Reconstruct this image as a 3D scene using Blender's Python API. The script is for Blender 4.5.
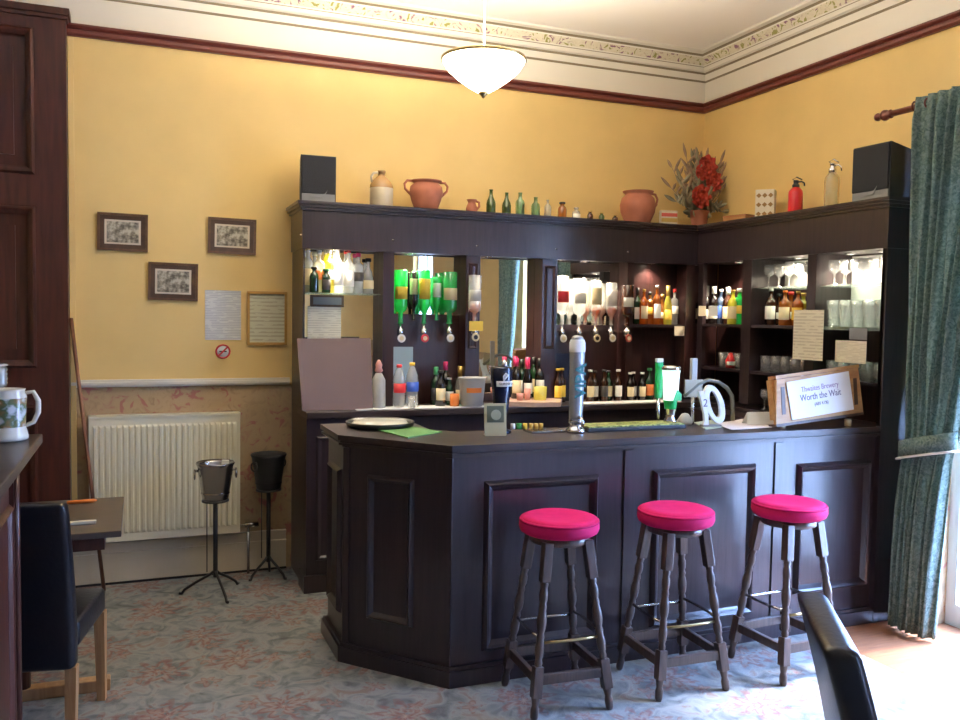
import bpy, bmesh, math, random
from mathutils import Vector, Matrix
random.seed(7)
PI = math.pi
sc = bpy.context.scene
for o in list(bpy.data.objects): bpy.data.objects.remove(o)
COL = sc.collection

# ------------------------------------------------------------------ camera
EYE = Vector((0, 0, 1.6)); FPX = 854.5
YAW, PITCH, ROLL = math.radians(21.77), math.radians(-2.957), math.radians(0.878)
_f = Vector((math.sin(YAW)*math.cos(PITCH), math.cos(YAW)*math.cos(PITCH), math.sin(PITCH)))
_r = Vector((math.cos(YAW), -math.sin(YAW), 0)); _u = _r.cross(_f)
RR = math.cos(ROLL)*_r + math.sin(ROLL)*_u; UU = -math.sin(ROLL)*_r + math.cos(ROLL)*_u
cd = bpy.data.cameras.new('camera'); cam = bpy.data.objects.new('camera', cd); COL.objects.link(cam)
cd.sensor_width = 36; cd.lens = FPX/960*36; cd.clip_start = 0.05
m = Matrix((RR, UU, -_f)).transposed().to_4x4(); m.translation = EYE
cam.matrix_world = m
sc.camera = cam
def ray(x, y): return (x-480)/FPX*RR - (y-360)/FPX*UU + _f
def onZ(x, y, z): d = ray(x, y); return EYE + d*((z-EYE.z)/d.z)      # measured photo point on a horizontal plane
def onY(x, y, Y): d = ray(x, y); return EYE + d*(Y/d.y)              # ... on a plane parallel to the back wall
def onX(x, y, X): d = ray(x, y); return EYE + d*(X/d.x)              # ... on a plane parallel to the right wall

# ------------------------------------------------------------------ light and exposure
sc.view_settings.view_transform = 'Standard'; sc.view_settings.look = 'None'
sc.view_settings.exposure = 0.0; sc.view_settings.gamma = 1; sc.view_settings.use_curve_mapping = False
w = bpy.data.worlds.new('sky'); sc.world = w; w.use_nodes = True
bg = w.node_tree.nodes['Background']; bg.inputs[0].default_value = (0.32, 0.52, 1.0, 1); bg.inputs[1].default_value = 1.0
_N, _L = w.node_tree.nodes, w.node_tree.links                     # overcast sky: brighter overhead than at the horizon
_tc = _N.new('ShaderNodeTexCoord'); _sp = _N.new('ShaderNodeSeparateXYZ'); _mr = _N.new('ShaderNodeMapRange'); _L.new(_tc.outputs['Generated'], _sp.inputs[0]); _L.new(_sp.outputs[2], _mr.inputs['Value'])
_mr.inputs['To Min'].default_value = 20; _mr.inputs['To Max'].default_value = 165; _L.new(_mr.outputs[0], bg.inputs[1])
WY0, WY1, WZ1 = 1.66, 3.24, 2.62          # french window opening in the right wall
XR, YB, ZC = 3.92, 5.383, 3.53
XL, YF = -3.0, -4.2
sd = bpy.data.lights.new('sun', 'SUN'); sd.energy = 27; sd.angle = math.radians(7); sd.color = (1.0, 0.96, 0.93)
so = bpy.data.objects.new('sun', sd); COL.objects.link(so)
so.rotation_euler = Vector((-0.75, 0.08, -1.0)).to_track_quat('-Z', 'Y').to_euler(); so.location = (7, 1, 6)
W2Y0, W2Y1 = -2.4, -1.5                  # second window beside the camera
for (a, b) in ((WY0, WY1), (W2Y0, W2Y1)):
    pl = bpy.data.lights.new('window_portal', 'AREA'); pl.shape = 'RECTANGLE'; pl.size = WZ1; pl.size_y = b-a
    pl.cycles.is_portal = True
    po = bpy.data.objects.new('window_portal', pl); COL.objects.link(po)
    po.location = (XR+0.13, (a+b)/2, WZ1/2); po.rotation_euler = Vector((-1, 0, 0)).to_track_quat('-Z', 'Y').to_euler()
    po.rotation_euler = (0, PI/2, 0)
def lamp(kind, loc, energy, color, radius=0.05, target=None, spot=None, blend=.6):
    l = bpy.data.lights.new('bulb', kind); l.energy = energy; l.color = color; l.shadow_soft_size = radius
    o = bpy.data.objects.new('bulb', l); COL.objects.link(o); o.location = loc
    if kind == 'SPOT':
        l.spot_size = spot; l.spot_blend = blend
        o.rotation_euler = (Vector(target)-Vector(loc)).to_track_quat('-Z', 'Y').to_euler()
    return o

# ------------------------------------------------------------------ materials
def new(name):
    m = bpy.data.materials.new(name); m.use_nodes = True
    return m, m.node_tree.nodes, m.node_tree.links, m.node_tree.nodes['Principled BSDF']
_mc = {}
def mat(name, col, rough=.5, metal=0, noise=0, nscale=20, bump=0, emit=0, spec=None, coat=0):
    if name in _mc: return _mc[name]
    m, N, L, p = new(name)
    p.inputs['Base Color'].default_value = (*col, 1); p.inputs['Roughness'].default_value = rough; p.inputs['Metallic'].default_value = metal
    if spec is not None: p.inputs['Specular IOR Level'].default_value = spec
    if coat: p.inputs['Coat Weight'].default_value = coat; p.inputs['Coat Roughness'].default_value = .1
    if emit: p.inputs['Emission Color'].default_value = (*col, 1); p.inputs['Emission Strength'].default_value = emit
    if noise or bump:
        tc = N.new('ShaderNodeTexCoord'); n = N.new('ShaderNodeTexNoise'); n.inputs['Scale'].default_value = nscale; n.inputs['Detail'].default_value = 4
        L.new(tc.outputs['Object'], n.inputs['Vector'])
        if noise:
            r = N.new('ShaderNodeMapRange'); r.inputs['From Min'].default_value = .3; r.inputs['From Max'].default_value = .7
            r.inputs['To Min'].default_value = 1-noise; r.inputs['To Max'].default_value = 1+noise
            L.new(n.outputs['Fac'], r.inputs['Value'])
            x = N.new('ShaderNodeVectorMath'); x.operation = 'SCALE'; x.inputs[0].default_value = col
            L.new(r.outputs[0], x.inputs['Scale']); L.new(x.outputs[0], p.inputs['Base Color'])
        if bump:
            b = N.new('ShaderNodeBump'); b.inputs['Strength'].default_value = bump; b.inputs['Distance'].default_value = .01
            L.new(n.outputs['Fac'], b.inputs['Height']); L.new(b.outputs[0], p.inputs['Normal'])
    _mc[name] = m; return m
def wood(name, c1, c2, rough=.35, stretch=(14, 14, 1.2), coat=0, bump=.15):
    if name in _mc: return _mc[name]
    m, N, L, p = new(name)
    tc = N.new('ShaderNodeTexCoord'); mp = N.new('ShaderNodeMapping'); mp.inputs['Scale'].default_value = stretch
    n = N.new('ShaderNodeTexNoise'); n.inputs['Scale'].default_value = 3; n.inputs['Detail'].default_value = 6; n.inputs['Distortion'].default_value = .6
    cr = N.new('ShaderNodeValToRGB'); cr.color_ramp.elements[0].color = (*c1, 1); cr.color_ramp.elements[1].color = (*c2, 1)
    cr.color_ramp.elements[0].position = .3; cr.color_ramp.elements[1].position = .75
    L.new(tc.outputs['Object'], mp.inputs[0]); L.new(mp.outputs[0], n.inputs['Vector']); L.new(n.outputs['Fac'], cr.inputs[0]); L.new(cr.outputs[0], p.inputs['Base Color'])
    b = N.new('ShaderNodeBump'); b.inputs['Strength'].default_value = bump; b.inputs['Distance'].default_value = .004
    L.new(n.outputs['Fac'], b.inputs['Height']); L.new(b.outputs[0], p.inputs['Normal'])
    p.inputs['Roughness'].default_value = rough
    if coat: p.inputs['Coat Weight'].default_value = coat; p.inputs['Coat Roughness'].default_value = .15
    _mc[name] = m; return m
def glass(name, col, clear=.5, body=.3):
    """thin tinted bottle glass: see-through, glossy and milky for an overexposed look"""
    if name in _mc: return _mc[name]
    m = bpy.data.materials.new(name); m.use_nodes = True; N = m.node_tree.nodes; L = m.node_tree.links; N.clear()
    out = N.new('ShaderNodeOutputMaterial'); t = N.new('ShaderNodeBsdfTransparent'); t.inputs[0].default_value = (*col, 1)
    d = N.new('ShaderNodeBsdfDiffuse'); d.inputs[0].default_value = (*col, 1)
    tr = N.new('ShaderNodeBsdfTranslucent'); tr.inputs[0].default_value = (*col, 1)
    g = N.new('ShaderNodeBsdfGlossy'); g.inputs['Roughness'].default_value = .12
    m1 = N.new('ShaderNodeMixShader'); m1.inputs[0].default_value = .5; L.new(d.outputs[0], m1.inputs[1]); L.new(tr.outputs[0], m1.inputs[2])  # diffuse part added so bottles look overexposed white
    m2 = N.new('ShaderNodeMixShader'); m2.inputs[0].default_value = clear; L.new(m1.outputs[0], m2.inputs[1]); L.new(t.outputs[0], m2.inputs[2])
    lw = N.new('ShaderNodeLayerWeight'); lw.inputs[0].default_value = .35
    m3 = N.new('ShaderNodeMixShader'); L.new(lw.outputs['Facing'], m3.inputs[0]); L.new(m2.outputs[0], m3.inputs[1]); L.new(g.outputs[0], m3.inputs[2])
    mr = N.new('ShaderNodeMath'); mr.operation = 'MULTIPLY_ADD'; mr.inputs[1].default_value = body; mr.inputs[2].default_value = .06
    L.new(lw.outputs['Facing'], mr.inputs[0]); L.new(mr.outputs[0], m3.inputs[0])
    L.new(m3.outputs[0], out.inputs[0]); _mc[name] = m; return m
def let_light_through(m, k):
    N = m.node_tree.nodes; L = m.node_tree.links; p = N['Principled BSDF']; out = [n for n in N if n.type == 'OUTPUT_MATERIAL'][0]
    tr = N.new('ShaderNodeBsdfTranslucent'); mx = N.new('ShaderNodeMixShader'); mx.inputs[0].default_value = k
    src = p.inputs['Base Color'].links[0].from_socket; L.new(src, tr.inputs[0]); L.new(p.outputs[0], mx.inputs[1]); L.new(tr.outputs[0], mx.inputs[2]); L.new(mx.outputs[0], out.inputs[0])
def printed(name, paper, ink, lines=14, axis=2, dens=.44):
    """paper with rows of unreadable grey print"""
    if name in _mc: return _mc[name]
    m, N, L, p = new(name)
    tc = N.new('ShaderNodeTexCoord'); sp = N.new('ShaderNodeSeparateXYZ'); L.new(tc.outputs['Generated'], sp.inputs[0])
    ml = N.new('ShaderNodeMath'); ml.operation = 'MULTIPLY'; ml.inputs[1].default_value = lines; L.new(sp.outputs[axis], ml.inputs[0])
    fr = N.new('ShaderNodeMath'); fr.operation = 'FRACT'; L.new(ml.outputs[0], fr.inputs[0]); mg = N.new('ShaderNodeMapping'); mg.inputs['Scale'].default_value = (.35, .35, 2.2); L.new(tc.outputs['Generated'], mg.inputs[0])
    gt = N.new('ShaderNodeMath'); gt.operation = 'GREATER_THAN'; gt.inputs[1].default_value = .55; L.new(fr.outputs[0], gt.inputs[0])
    n = N.new('ShaderNodeTexNoise'); n.inputs['Scale'].default_value = 9; L.new(mg.outputs[0], n.inputs['Vector'])
    g2 = N.new('ShaderNodeMath'); g2.operation = 'GREATER_THAN'; g2.inputs[1].default_value = dens; L.new(n.outputs['Fac'], g2.inputs[0])
    mu = N.new('ShaderNodeMath'); mu.operation = 'MULTIPLY'; L.new(gt.outputs[0], mu.inputs[0]); L.new(g2.outputs[0], mu.inputs[1])
    mi = N.new('ShaderNodeMixRGB'); mi.inputs[1].default_value = (*paper, 1); mi.inputs[2].default_value = (*ink, 1); L.new(mu.outputs[0], mi.inputs[0])
    L.new(mi.outputs[0], p.inputs['Base Color']); p.inputs['Roughness'].default_value = .7; _mc[name] = m; return m
def mottled(name, cols, scale=12, rough=.7, coord='Object', distort=0, voro=False, detail=3, bump=0):
    if name in _mc: return _mc[name]
    m, N, L, p = new(name)
    tc = N.new('ShaderNodeTexCoord')
    n = N.new('ShaderNodeTexNoise'); n.inputs['Scale'].default_value = scale; n.inputs['Detail'].default_value = detail; n.inputs['Distortion'].default_value = distort
    L.new(tc.outputs[coord], n.inputs['Vector'])
    cr = N.new('ShaderNodeValToRGB'); el = cr.color_ramp.elements
    while len(el) < len(cols): el.new(.5)
    for e, (pos, c) in zip(el, cols): e.position = pos; e.color = (*c, 1)
    L.new(n.outputs['Fac'], cr.inputs[0]); L.new(cr.outputs[0], p.inputs['Base Color']); p.inputs['Roughness'].default_value = rough
    if bump:
        b = N.new('ShaderNodeBump'); b.inputs['Strength'].default_value = bump; b.inputs['Distance'].default_value = .01
        L.new(n.outputs['Fac'], b.inputs['Height']); L.new(b.outputs[0], p.inputs['Normal'])
    _mc[name] = m; return m
def carpet_mat():
    m, N, L, p = new('patterned_carpet')
    tc = N.new('ShaderNodeTexCoord')
    def layer(scale, petals, rad, seed):
        nz = N.new('ShaderNodeTexNoise'); nz.inputs['Scale'].default_value = 6; L.new(tc.outputs['Object'], nz.inputs['Vector'])
        mx = N.new('ShaderNodeVectorMath'); mx.operation = 'MULTIPLY_ADD'; L.new(nz.outputs['Color'], mx.inputs[0]); mx.inputs[1].default_value = (.09, .09, 0)
        ad = N.new('ShaderNodeVectorMath'); ad.operation = 'ADD'; L.new(tc.outputs['Object'], ad.inputs[0]); ad.inputs[1].default_value = (seed, seed*.7, 0)
        L.new(ad.outputs[0], mx.inputs[2])
        sc_ = N.new('ShaderNodeVectorMath'); sc_.operation = 'SCALE'; sc_.inputs['Scale'].default_value = scale; L.new(mx.outputs[0], sc_.inputs[0])
        v = N.new('ShaderNodeTexVoronoi'); v.voronoi_dimensions = '2D'; v.inputs['Scale'].default_value = 1; v.inputs['Randomness'].default_value = .75; L.new(sc_.outputs[0], v.inputs['Vector'])
        sub = N.new('ShaderNodeVectorMath'); sub.operation = 'SUBTRACT'; L.new(sc_.outputs[0], sub.inputs[0]); L.new(v.outputs['Position'], sub.inputs[1])
        sp = N.new('ShaderNodeSeparateXYZ'); L.new(sub.outputs[0], sp.inputs[0])
        at = N.new('ShaderNodeMath'); at.operation = 'ARCTAN2'; L.new(sp.outputs[1], at.inputs[0]); L.new(sp.outputs[0], at.inputs[1])
        mm = N.new('ShaderNodeMath'); mm.operation = 'MULTIPLY'; mm.inputs[1].default_value = petals; L.new(at.outputs[0], mm.inputs[0])
        co = N.new('ShaderNodeMath'); co.operation = 'COSINE'; L.new(mm.outputs[0], co.inputs[0])
        ma = N.new('ShaderNodeMath'); ma.operation = 'MULTIPLY_ADD'; L.new(co.outputs[0], ma.inputs[0]); ma.inputs[1].default_value = .10*rad/.3; ma.inputs[2].default_value = rad
        dv = N.new('ShaderNodeMath'); dv.operation = 'DIVIDE'; L.new(v.outputs['Distance'], dv.inputs[0]); L.new(ma.outputs[0], dv.inputs[1])
        return dv, v
    def ramp(src, stops):
        cr = N.new('ShaderNodeValToRGB'); cr.color_ramp.interpolation = 'LINEAR'; el = cr.color_ramp.elements
        while len(el) < len(stops): el.new(.5)
        for e, (q, c) in zip(el, stops): e.position = q; e.color = c
        L.new(src, cr.inputs[0]); return cr
    n = N.new('ShaderNodeTexNoise'); n.inputs['Scale'].default_value = 9; n.inputs['Detail'].default_value = 5; n.inputs['Distortion'].default_value = 1.4
    L.new(tc.outputs['Object'], n.inputs['Vector'])
    base = ramp(n.outputs['Fac'], [(.30, (.10, .105, .11, 1)), (.45, (.17, .18, .18, 1)), (.57, (.23, .235, .225, 1)), (.70, (.20, .15, .13, 1))])
    cur = base.outputs[0]
    for (s, pt, rd, sd_, stops) in ((2.3, 9, .27, 0, [(.0, (.34, .28, .23, .8)), (.20, (.18, .08, .07, .9)), (.45, (.27, .22, .19, .7)), (.70, (.18, .085, .075, .85)), (.97, (.19, .10, .09, .4)), (1.0, (.2, .2, .2, 0))]),
                                    (4.0, 6, .19, 3.3, [(.0, (.18, .06, .055, .8)), (.45, (.28, .19, .16, .6)), (.8, (.18, .08, .07, .7)), (1.0, (.2, .2, .2, 0))])):
        dv, v = layer(s, pt, rd, sd_); cr = ramp(dv.outputs[0], stops)
        n2 = N.new('ShaderNodeTexNoise'); n2.inputs['Scale'].default_value = 30; L.new(tc.outputs['Object'], n2.inputs['Vector'])
        g = N.new('ShaderNodeMapRange'); g.inputs['From Min'].default_value = .38; g.inputs['From Max'].default_value = .50; L.new(n2.outputs['Fac'], g.inputs['Value'])
        fm = N.new('ShaderNodeMath'); fm.operation = 'MULTIPLY'; L.new(cr.outputs['Alpha'], fm.inputs[0]); L.new(g.outputs[0], fm.inputs[1])
        mi = N.new('ShaderNodeMixRGB'); L.new(fm.outputs[0], mi.inputs[0]); L.new(cur, mi.inputs[1]); L.new(cr.outputs[0], mi.inputs[2]); cur = mi.outputs[0]
    L.new(cur, p.inputs['Base Color']); p.inputs['Roughness'].default_value = .95; p.inputs['Specular IOR Level'].default_value = .15
    n3 = N.new('ShaderNodeTexNoise'); n3.inputs['Scale'].default_value = 220; L.new(tc.outputs['Object'], n3.inputs['Vector'])
    b = N.new('ShaderNodeBump'); b.inputs['Strength'].default_value = .4; b.inputs['Distance'].default_value = .005; L.new(n3.outputs['Fac'], b.inputs['Height']); L.new(b.outputs[0], p.inputs['Normal'])
    return m

M = dict(
    yellow=mat('yellow_wall_paint', (.76, .53, .20), .75, noise=.05, nscale=3, bump=.08),
    cream=mat('cream_paint', (.72, .66, .55), .7, noise=.03, nscale=2),
    ceil=mat('ceiling_paint', (.86, .80, .71), .8, noise=.02, nscale=1.5),
    stripe=mat('olive_line_paint', (.22, .17, .10), .7),
    rail=wood('picture_rail_wood', (.10, .022, .016), (.17, .04, .028), .35, (1, 14, 14)),
    skirt=mat('skirting_paint', (.52, .45, .33), .5, noise=.06, nscale=5),
    dado=mottled('floral_dado_paper', [(.30, (.30, .20, .11)), (.44, (.40, .28, .15)), (.57, (.38, .26, .14)), (.65, (.34, .13, .10))], 12, .8, distort=1.5, detail=5),
    band=mottled('flower_frieze', [(.36, (.22, .10, .15)), (.42, (.60, .52, .36)), (.57, (.64, .57, .42)), (.62, (.26, .24, .06))], 13, .8, distort=2),
    mahog=wood('dark_mahogany', (.035, .010, .007), (.085, .024, .016), .3, (12, 12, 1)),
    bar=wood('black_stained_oak', (.016, .010, .012), (.034, .020, .024), .33, (16, 16, 1.3), coat=.25),
    barR=wood('red_brown_stained_oak', (.020, .008, .009), (.046, .017, .016), .35, (16, 16, 1.3), coat=.2),
    top=wood('worn_counter_wood', (.020, .013, .012), (.050, .032, .028), .33, (2, 22, 22), coat=0, bump=0),
    floorw=wood('orange_floorboards', (.20, .075, .035), (.34, .14, .065), .35, (2, 20, 2)),
    stool=wood('stool_oak', (.040, .024, .019), (.095, .058, .044), .3, (20, 20, 2), coat=.3),
    velvet=mat('magenta_velvet', (.50, .008, .085), .85, noise=.08, nscale=25, bump=.1, spec=.2),
    mirror=mat('mirror_silver', (.88, .88, .86), .015, 1),
    brass=mat('aged_brass', (.35, .26, .12), .3, 1), chrome=mat('chrome', (.75, .76, .78), .12, 1),
    steel=mat('brushed_steel', (.42, .40, .38), .25, 1, noise=.1, nscale=6),
    iron=mat('black_iron', (.012, .011, .012), .45), black=mat('black_plastic', (.010, .010, .013), .55),
    grille=mat('speaker_grille', (.010, .010, .013), .8, bump=.5, nscale=300), grey=mat('grey_plastic', (.20, .20, .20), .4),
    leather=mat('black_leather', (.010, .010, .014), .32, bump=.12, nscale=60), oak=wood('pale_oak', (.30, .15, .06), (.46, .26, .12), .45, (14, 14, 1)),
    terra=mat('terracotta', (.36, .12, .065), .75, noise=.12, nscale=14), stone=mat('cream_stoneware', (.62, .52, .35), .35, noise=.05), stoneb=mat('brown_stoneware_glaze', (.34, .19, .07), .25, noise=.1),
    white=mat('white_card', (.80, .80, .78), .6), creamc=mat('cream_card', (.68, .60, .44), .7), rad=mat('radiator_enamel', (.80, .74, .55), .35),
    red=mat('red_enamel', (.55, .015, .015), .3), pinkc=mat('pink_cap', (.65, .03, .14), .4), redc=mat('red_cap', (.5, .02, .02), .4), goldc=mat('gold_cap', (.62, .42, .12), .3, .6),
    blackc=mat('black_cap', (.012, .012, .012), .4), whitec=mat('white_cap', (.8, .8, .78), .4), greenc=mat('green_cap', (.03, .25, .08), .4), bluec=mat('blue_cap', (.02, .08, .45), .4), orangec=mat('orange_label', (.75, .20, .03), .5),
    lwhite=mat('white_label', (.78, .76, .70), .6), lcream=mat('cream_label', (.70, .58, .34), .6), lyel=mat('yellow_label', (.80, .52, .05), .5), lblack=mat('black_label', (.03, .025, .025), .5), lred=mat('red_label', (.6, .02, .03), .5), lblue=mat('blue_label', (.03, .10, .50), .5),
    clear=glass('clear_glass', (.93, .95, .95), .62, .7), gclear=glass('drinking_glass', (.95, .96, .97), .80, .8), ggreen=glass('green_glass', (.05, .56, .17), .32, .35), dgreen=glass('dark_green_glass', (.02, .09, .03), .15, .35), agreen=glass('pale_green_glass', (.42, .62, .36), .6, .5),
    amber=glass('amber_spirit', (.62, .22, .03), .40, .4), brown=glass('brown_glass', (.10, .03, .012), .2, .35), wine=glass('dark_wine_glass', (.02, .012, .012), .08, .35), blueg=glass('blue_glass', (.10, .18, .34), .3, .4), lemon=glass('yellow_liqueur', (.75, .70, .12), .3, .4), oldgreen=glass('old_green_glass', (.12, .20, .05), .35, .35),
    shelfg=glass('shelf_glass', (.82, .92, .88), .75, .5), pane=glass('window_glass', (.97, .98, 1), .94, .12),
    curtain=mottled('teal_chenille', [(.35, (.10, .155, .13)), (.5, (.17, .235, .195)), (.65, (.25, .32, .275))], 45, .9, distort=1.5, bump=.3),
    cord=mat('cream_cord', (.6, .58, .5), .7), basket=wood('crate_wood', (.36, .17, .055), (.52, .29, .11), .45, (3, 14, 14)), dark=mat('dark_gap', (.01, .008, .008), .7),
    leafg=mat('dried_leaf', (.27, .24, .15), .8, noise=.3, nscale=10), leafb=mat('dried_brown_stem', (.36, .24, .15), .8, noise=.3, nscale=10), petal=mat('red_silk_petal', (.48, .05, .025), .7, noise=.2, nscale=20),
    hub=mat('lit_bulb', (1.0, .86, .66), .5, emit=30), bowl=mat('glowing_glass_bowl', (1.0, .89, .66), .4, emit=12),
    greenm=mat('green_rubber', (.10, .26, .07), .6), moss=mottled('drip_mat', [(.4, (.10, .12, .02)), (.6, (.42, .44, .12))], 60, .5), board=mat('brown_laminate', (.17, .11, .095), .26, noise=.05, nscale=5, coat=.5),
    navy=mat('navy_enamel', (.008, .012, .035), .22), tapgrey=mat('pewter_tap', (.34, .35, .37), .3, .55), teal=mat('teal_print', (.02, .24, .24), .5), ink=mat('grey_print', (.16, .14, .2), .7), green=mat('bright_green_plastic', (.01, .42, .10), .3), greyl=mat('light_grey_plastic', (.42, .41, .38), .45),
    tray=mat('black_tray', (.015, .015, .015), .3), trayin=mat('tray_glare', (.62, .62, .55), .25), photo=mottled('sepia_photograph', [(.38, (.09, .075, .05)), (.5, (.28, .25, .19)), (.62, (.52, .48, .38))], 38, .4, detail=6),
    mount=mat('picture_mount', (.66, .58, .45), .7), frame=wood('picture_frame_wood', (.085, .042, .020), (.15, .078, .035), .4, (8, 8, 8)), framei=wood('picture_frame_inner', (.05, .024, .014), (.09, .045, .025), .4, (8, 8, 8)), gilt=mat('gilt_frame', (.50, .27, .06), .35, .3),
    jugp=mottled('jug_picture', [(.40, (.55, .60, .65)), (.47, (.10, .16, .08)), (.58, (.30, .18, .08)), (.66, (.60, .62, .60))], 18, .15), ceramic=mat('white_ceramic', (.72, .70, .62), .15), pinkish=mat('pink_plastic', (.65, .30, .25), .5),
    warmtop=mat('pale_laminate_top', (.62, .42, .33), .3), ground=mat('pale_paving', (.30, .29, .27), .9, noise=.08, nscale=3), winf=mat('white_window_paint', (.78, .78, .76), .4), offset=mat('brick_red', (.55, .09, .05), .6), noticep=printed('notice_print', (.66, .66, .62), (.48, .47, .48), 30), certp=printed('certificate_print', (.62, .60, .42), (.48, .44, .30), 13), menup=printed('price_list_print', (.76, .70, .54), (.60, .53, .40), 16),
)

let_light_through(M['curtain'], .35)
# ------------------------------------------------------------------ mesh helpers
class MB:
    def __init__(s, mats=None): s.bm = bmesh.new(); s.mi = 0; s.smooth = False
    def _fin(s, faces, smooth):
        for f in faces: f.material_index = s.mi; f.smooth = smooth
        return s
    def box(s, a, b, mtx=None, bev=0):
        x0, x1 = sorted((a[0], b[0])); y0, y1 = sorted((a[1], b[1])); z0, z1 = sorted((a[2], b[2]))
        vs = [s.bm.verts.new(v) for v in ((x0,y0,z0),(x1,y0,z0),(x1,y1,z0),(x0,y1,z0),(x0,y0,z1),(x1,y0,z1),(x1,y1,z1),(x0,y1,z1))]
        if mtx: [setattr(v, 'co', mtx @ v.co) for v in vs]
        fs = [s.bm.faces.new([vs[i] for i in q]) for q in ((3,2,1,0),(4,5,6,7),(0,1,5,4),(1,2,6,5),(2,3,7,6),(3,0,4,7))]
        s._fin(fs, False)
        if bev: 
            es = list({e for f in fs for e in f.edges}); r = bmesh.ops.bevel(s.bm, geom=es, offset=bev, segments=2, affect='EDGES', profile=.6)
            for f in r['faces']: f.material_index = s.mi
        return s
    def tube(s, pts, rad, n=10, smooth=True, caps=True):
        pts = [Vector(p) for p in pts]; rs = rad if isinstance(rad, (list, tuple)) else [rad]*len(pts)
        rings = []; prev = None
        for i, p in enumerate(pts):
            t = (pts[min(i+1, len(pts)-1)] - pts[max(i-1, 0)]).normalized()
            ref = prev if prev is not None and abs(prev.dot(t)) < .95 else (Vector((0, 0, 1)) if abs(t.z) < .9 else Vector((1, 0, 0)))
            a = (ref - t*ref.dot(t)).normalized(); prev = a; b = t.cross(a)
            rings.append([s.bm.verts.new(p + (a*math.cos(2*PI*k/n) + b*math.sin(2*PI*k/n))*rs[i]) for k in range(n)])
        fs = []
        for i in range(len(rings)-1):
            for k in range(n): fs.append(s.bm.faces.new((rings[i][k], rings[i][(k+1)%n], rings[i+1][(k+1)%n], rings[i+1][k])))
        s._fin(fs, smooth)
        if caps: s._fin([s.bm.faces.new(rings[0][::-1]), s.bm.faces.new(rings[-1])], False)
        return s
    def lathe(s, prof, c=(0,0,0), n=24, smooth=True, a0=0, a1=2*PI, mtx=None, sx=1, sy=1):
        full = abs(a1-a0-2*PI) < 1e-6; c = Vector(c); cols = []; cnt = n if full else n+1
        for k in range(cnt):
            a = a0 + (a1-a0)*k/n; col = []
            for (r, z) in prof:
                v = Vector((r*math.cos(a)*sx, r*math.sin(a)*sy, z))
                if mtx: v = mtx @ v
                col.append(s.bm.verts.new(c + v))
            cols.append(col)
        fs = []
        for k in range(n):
            A, B = cols[k], cols[(k+1) % cnt]
            for i in range(len(prof)-1):
                if prof[i][0] < 1e-6 and prof[i+1][0] < 1e-6: continue
                fs.append(s.bm.faces.new((A[i], B[i], B[i+1], A[i+1])))
        s._fin(fs, smooth); bmesh.ops.remove_doubles(s.bm, verts=[v for col in cols for v in col], dist=1e-6)
        return s
    def prism(s, poly, z0, z1, mtx=None):
        lo = [s.bm.verts.new((x, y, z0)) for x, y in poly]; hi = [s.bm.verts.new((x, y, z1)) for x, y in poly]
        if mtx: [setattr(v, 'co', mtx @ v.co) for v in lo+hi]
        n = len(poly); fs = [s.bm.faces.new(lo[::-1]), s.bm.faces.new(hi)]
        for i in range(n): fs.append(s.bm.faces.new((lo[i], lo[(i+1)%n], hi[(i+1)%n], hi[i])))
        return s._fin(fs, False)
    def hexa(s, v8):
        vs = [s.bm.verts.new(v) for v in v8]
        fs = [s.bm.faces.new([vs[i] for i in q]) for q in ((3,2,1,0),(4,5,6,7),(0,1,5,4),(1,2,6,5),(2,3,7,6),(3,0,4,7))]
        return s._fin(fs, False)
    def sphere(s, c, r, n=12, sz=1):
        prof = [(r*math.sin(PI*i/n), -r*math.cos(PI*i/n)*sz) for i in range(n+1)]; prof[0] = (0, -r*sz); prof[-1] = (0, r*sz)
        return s.lathe(prof, c, n*2)
    def mesh(s, name, mats):
        bmesh.ops.recalc_face_normals(s.bm, faces=s.bm.faces)
        me = bpy.data.meshes.new(name); s.bm.to_mesh(me); s.bm.free()
        for m_ in (mats if isinstance(mats, (list, tuple)) else [mats]): me.materials.append(m_)
        return me
    def obj(s, name, mats, parent=None, loc=None):
        return link(name, s.mesh(name, mats), parent, loc)
def link(name, me, parent=None, loc=None):
    o = bpy.data.objects.new(name, me); COL.objects.link(o)
    if parent is not None: o.parent = parent
    if loc is not None: o.location = loc
    return o
def tag(o, label=None, cat=None, group=None, kind=None):
    if label: o['label'] = label
    if cat: o['category'] = cat
    if group: o['group'] = group
    if kind: o['kind'] = kind
    return o
def thing(name, label, cat, loc=(0,0,0), rz=0, group=None):
    o = bpy.data.objects.new(name, None); COL.objects.link(o); o.empty_display_size = .05
    o.location = loc; o.rotation_euler = (0, 0, rz); return tag(o, label, cat, group)
def struct(o, label=None): o['kind'] = 'structure'; return tag(o, label)
def text_mesh(body, size, ext=.0006, bold=0):
    cu = bpy.data.curves.new('lettering', 'FONT'); cu.body = body; cu.size = size; cu.extrude = ext; cu.offset = bold; cu.align_x = 'CENTER'; cu.align_y = 'CENTER'; cu.space_line = 1.1
    o = bpy.data.objects.new('lettering', cu); COL.objects.link(o)
    dg = bpy.context.evaluated_depsgraph_get(); me = bpy.data.meshes.new_from_object(o.evaluated_get(dg)); bpy.data.objects.remove(o); return me
def lettering(body, size, m_, parent, loc, rot, name='lettering', bold=0):
    me = text_mesh(body, size, bold=bold); me.materials.clear(); me.materials.append(m_); o = link(name, me, parent, loc); o.rotation_euler = rot; return o
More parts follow.
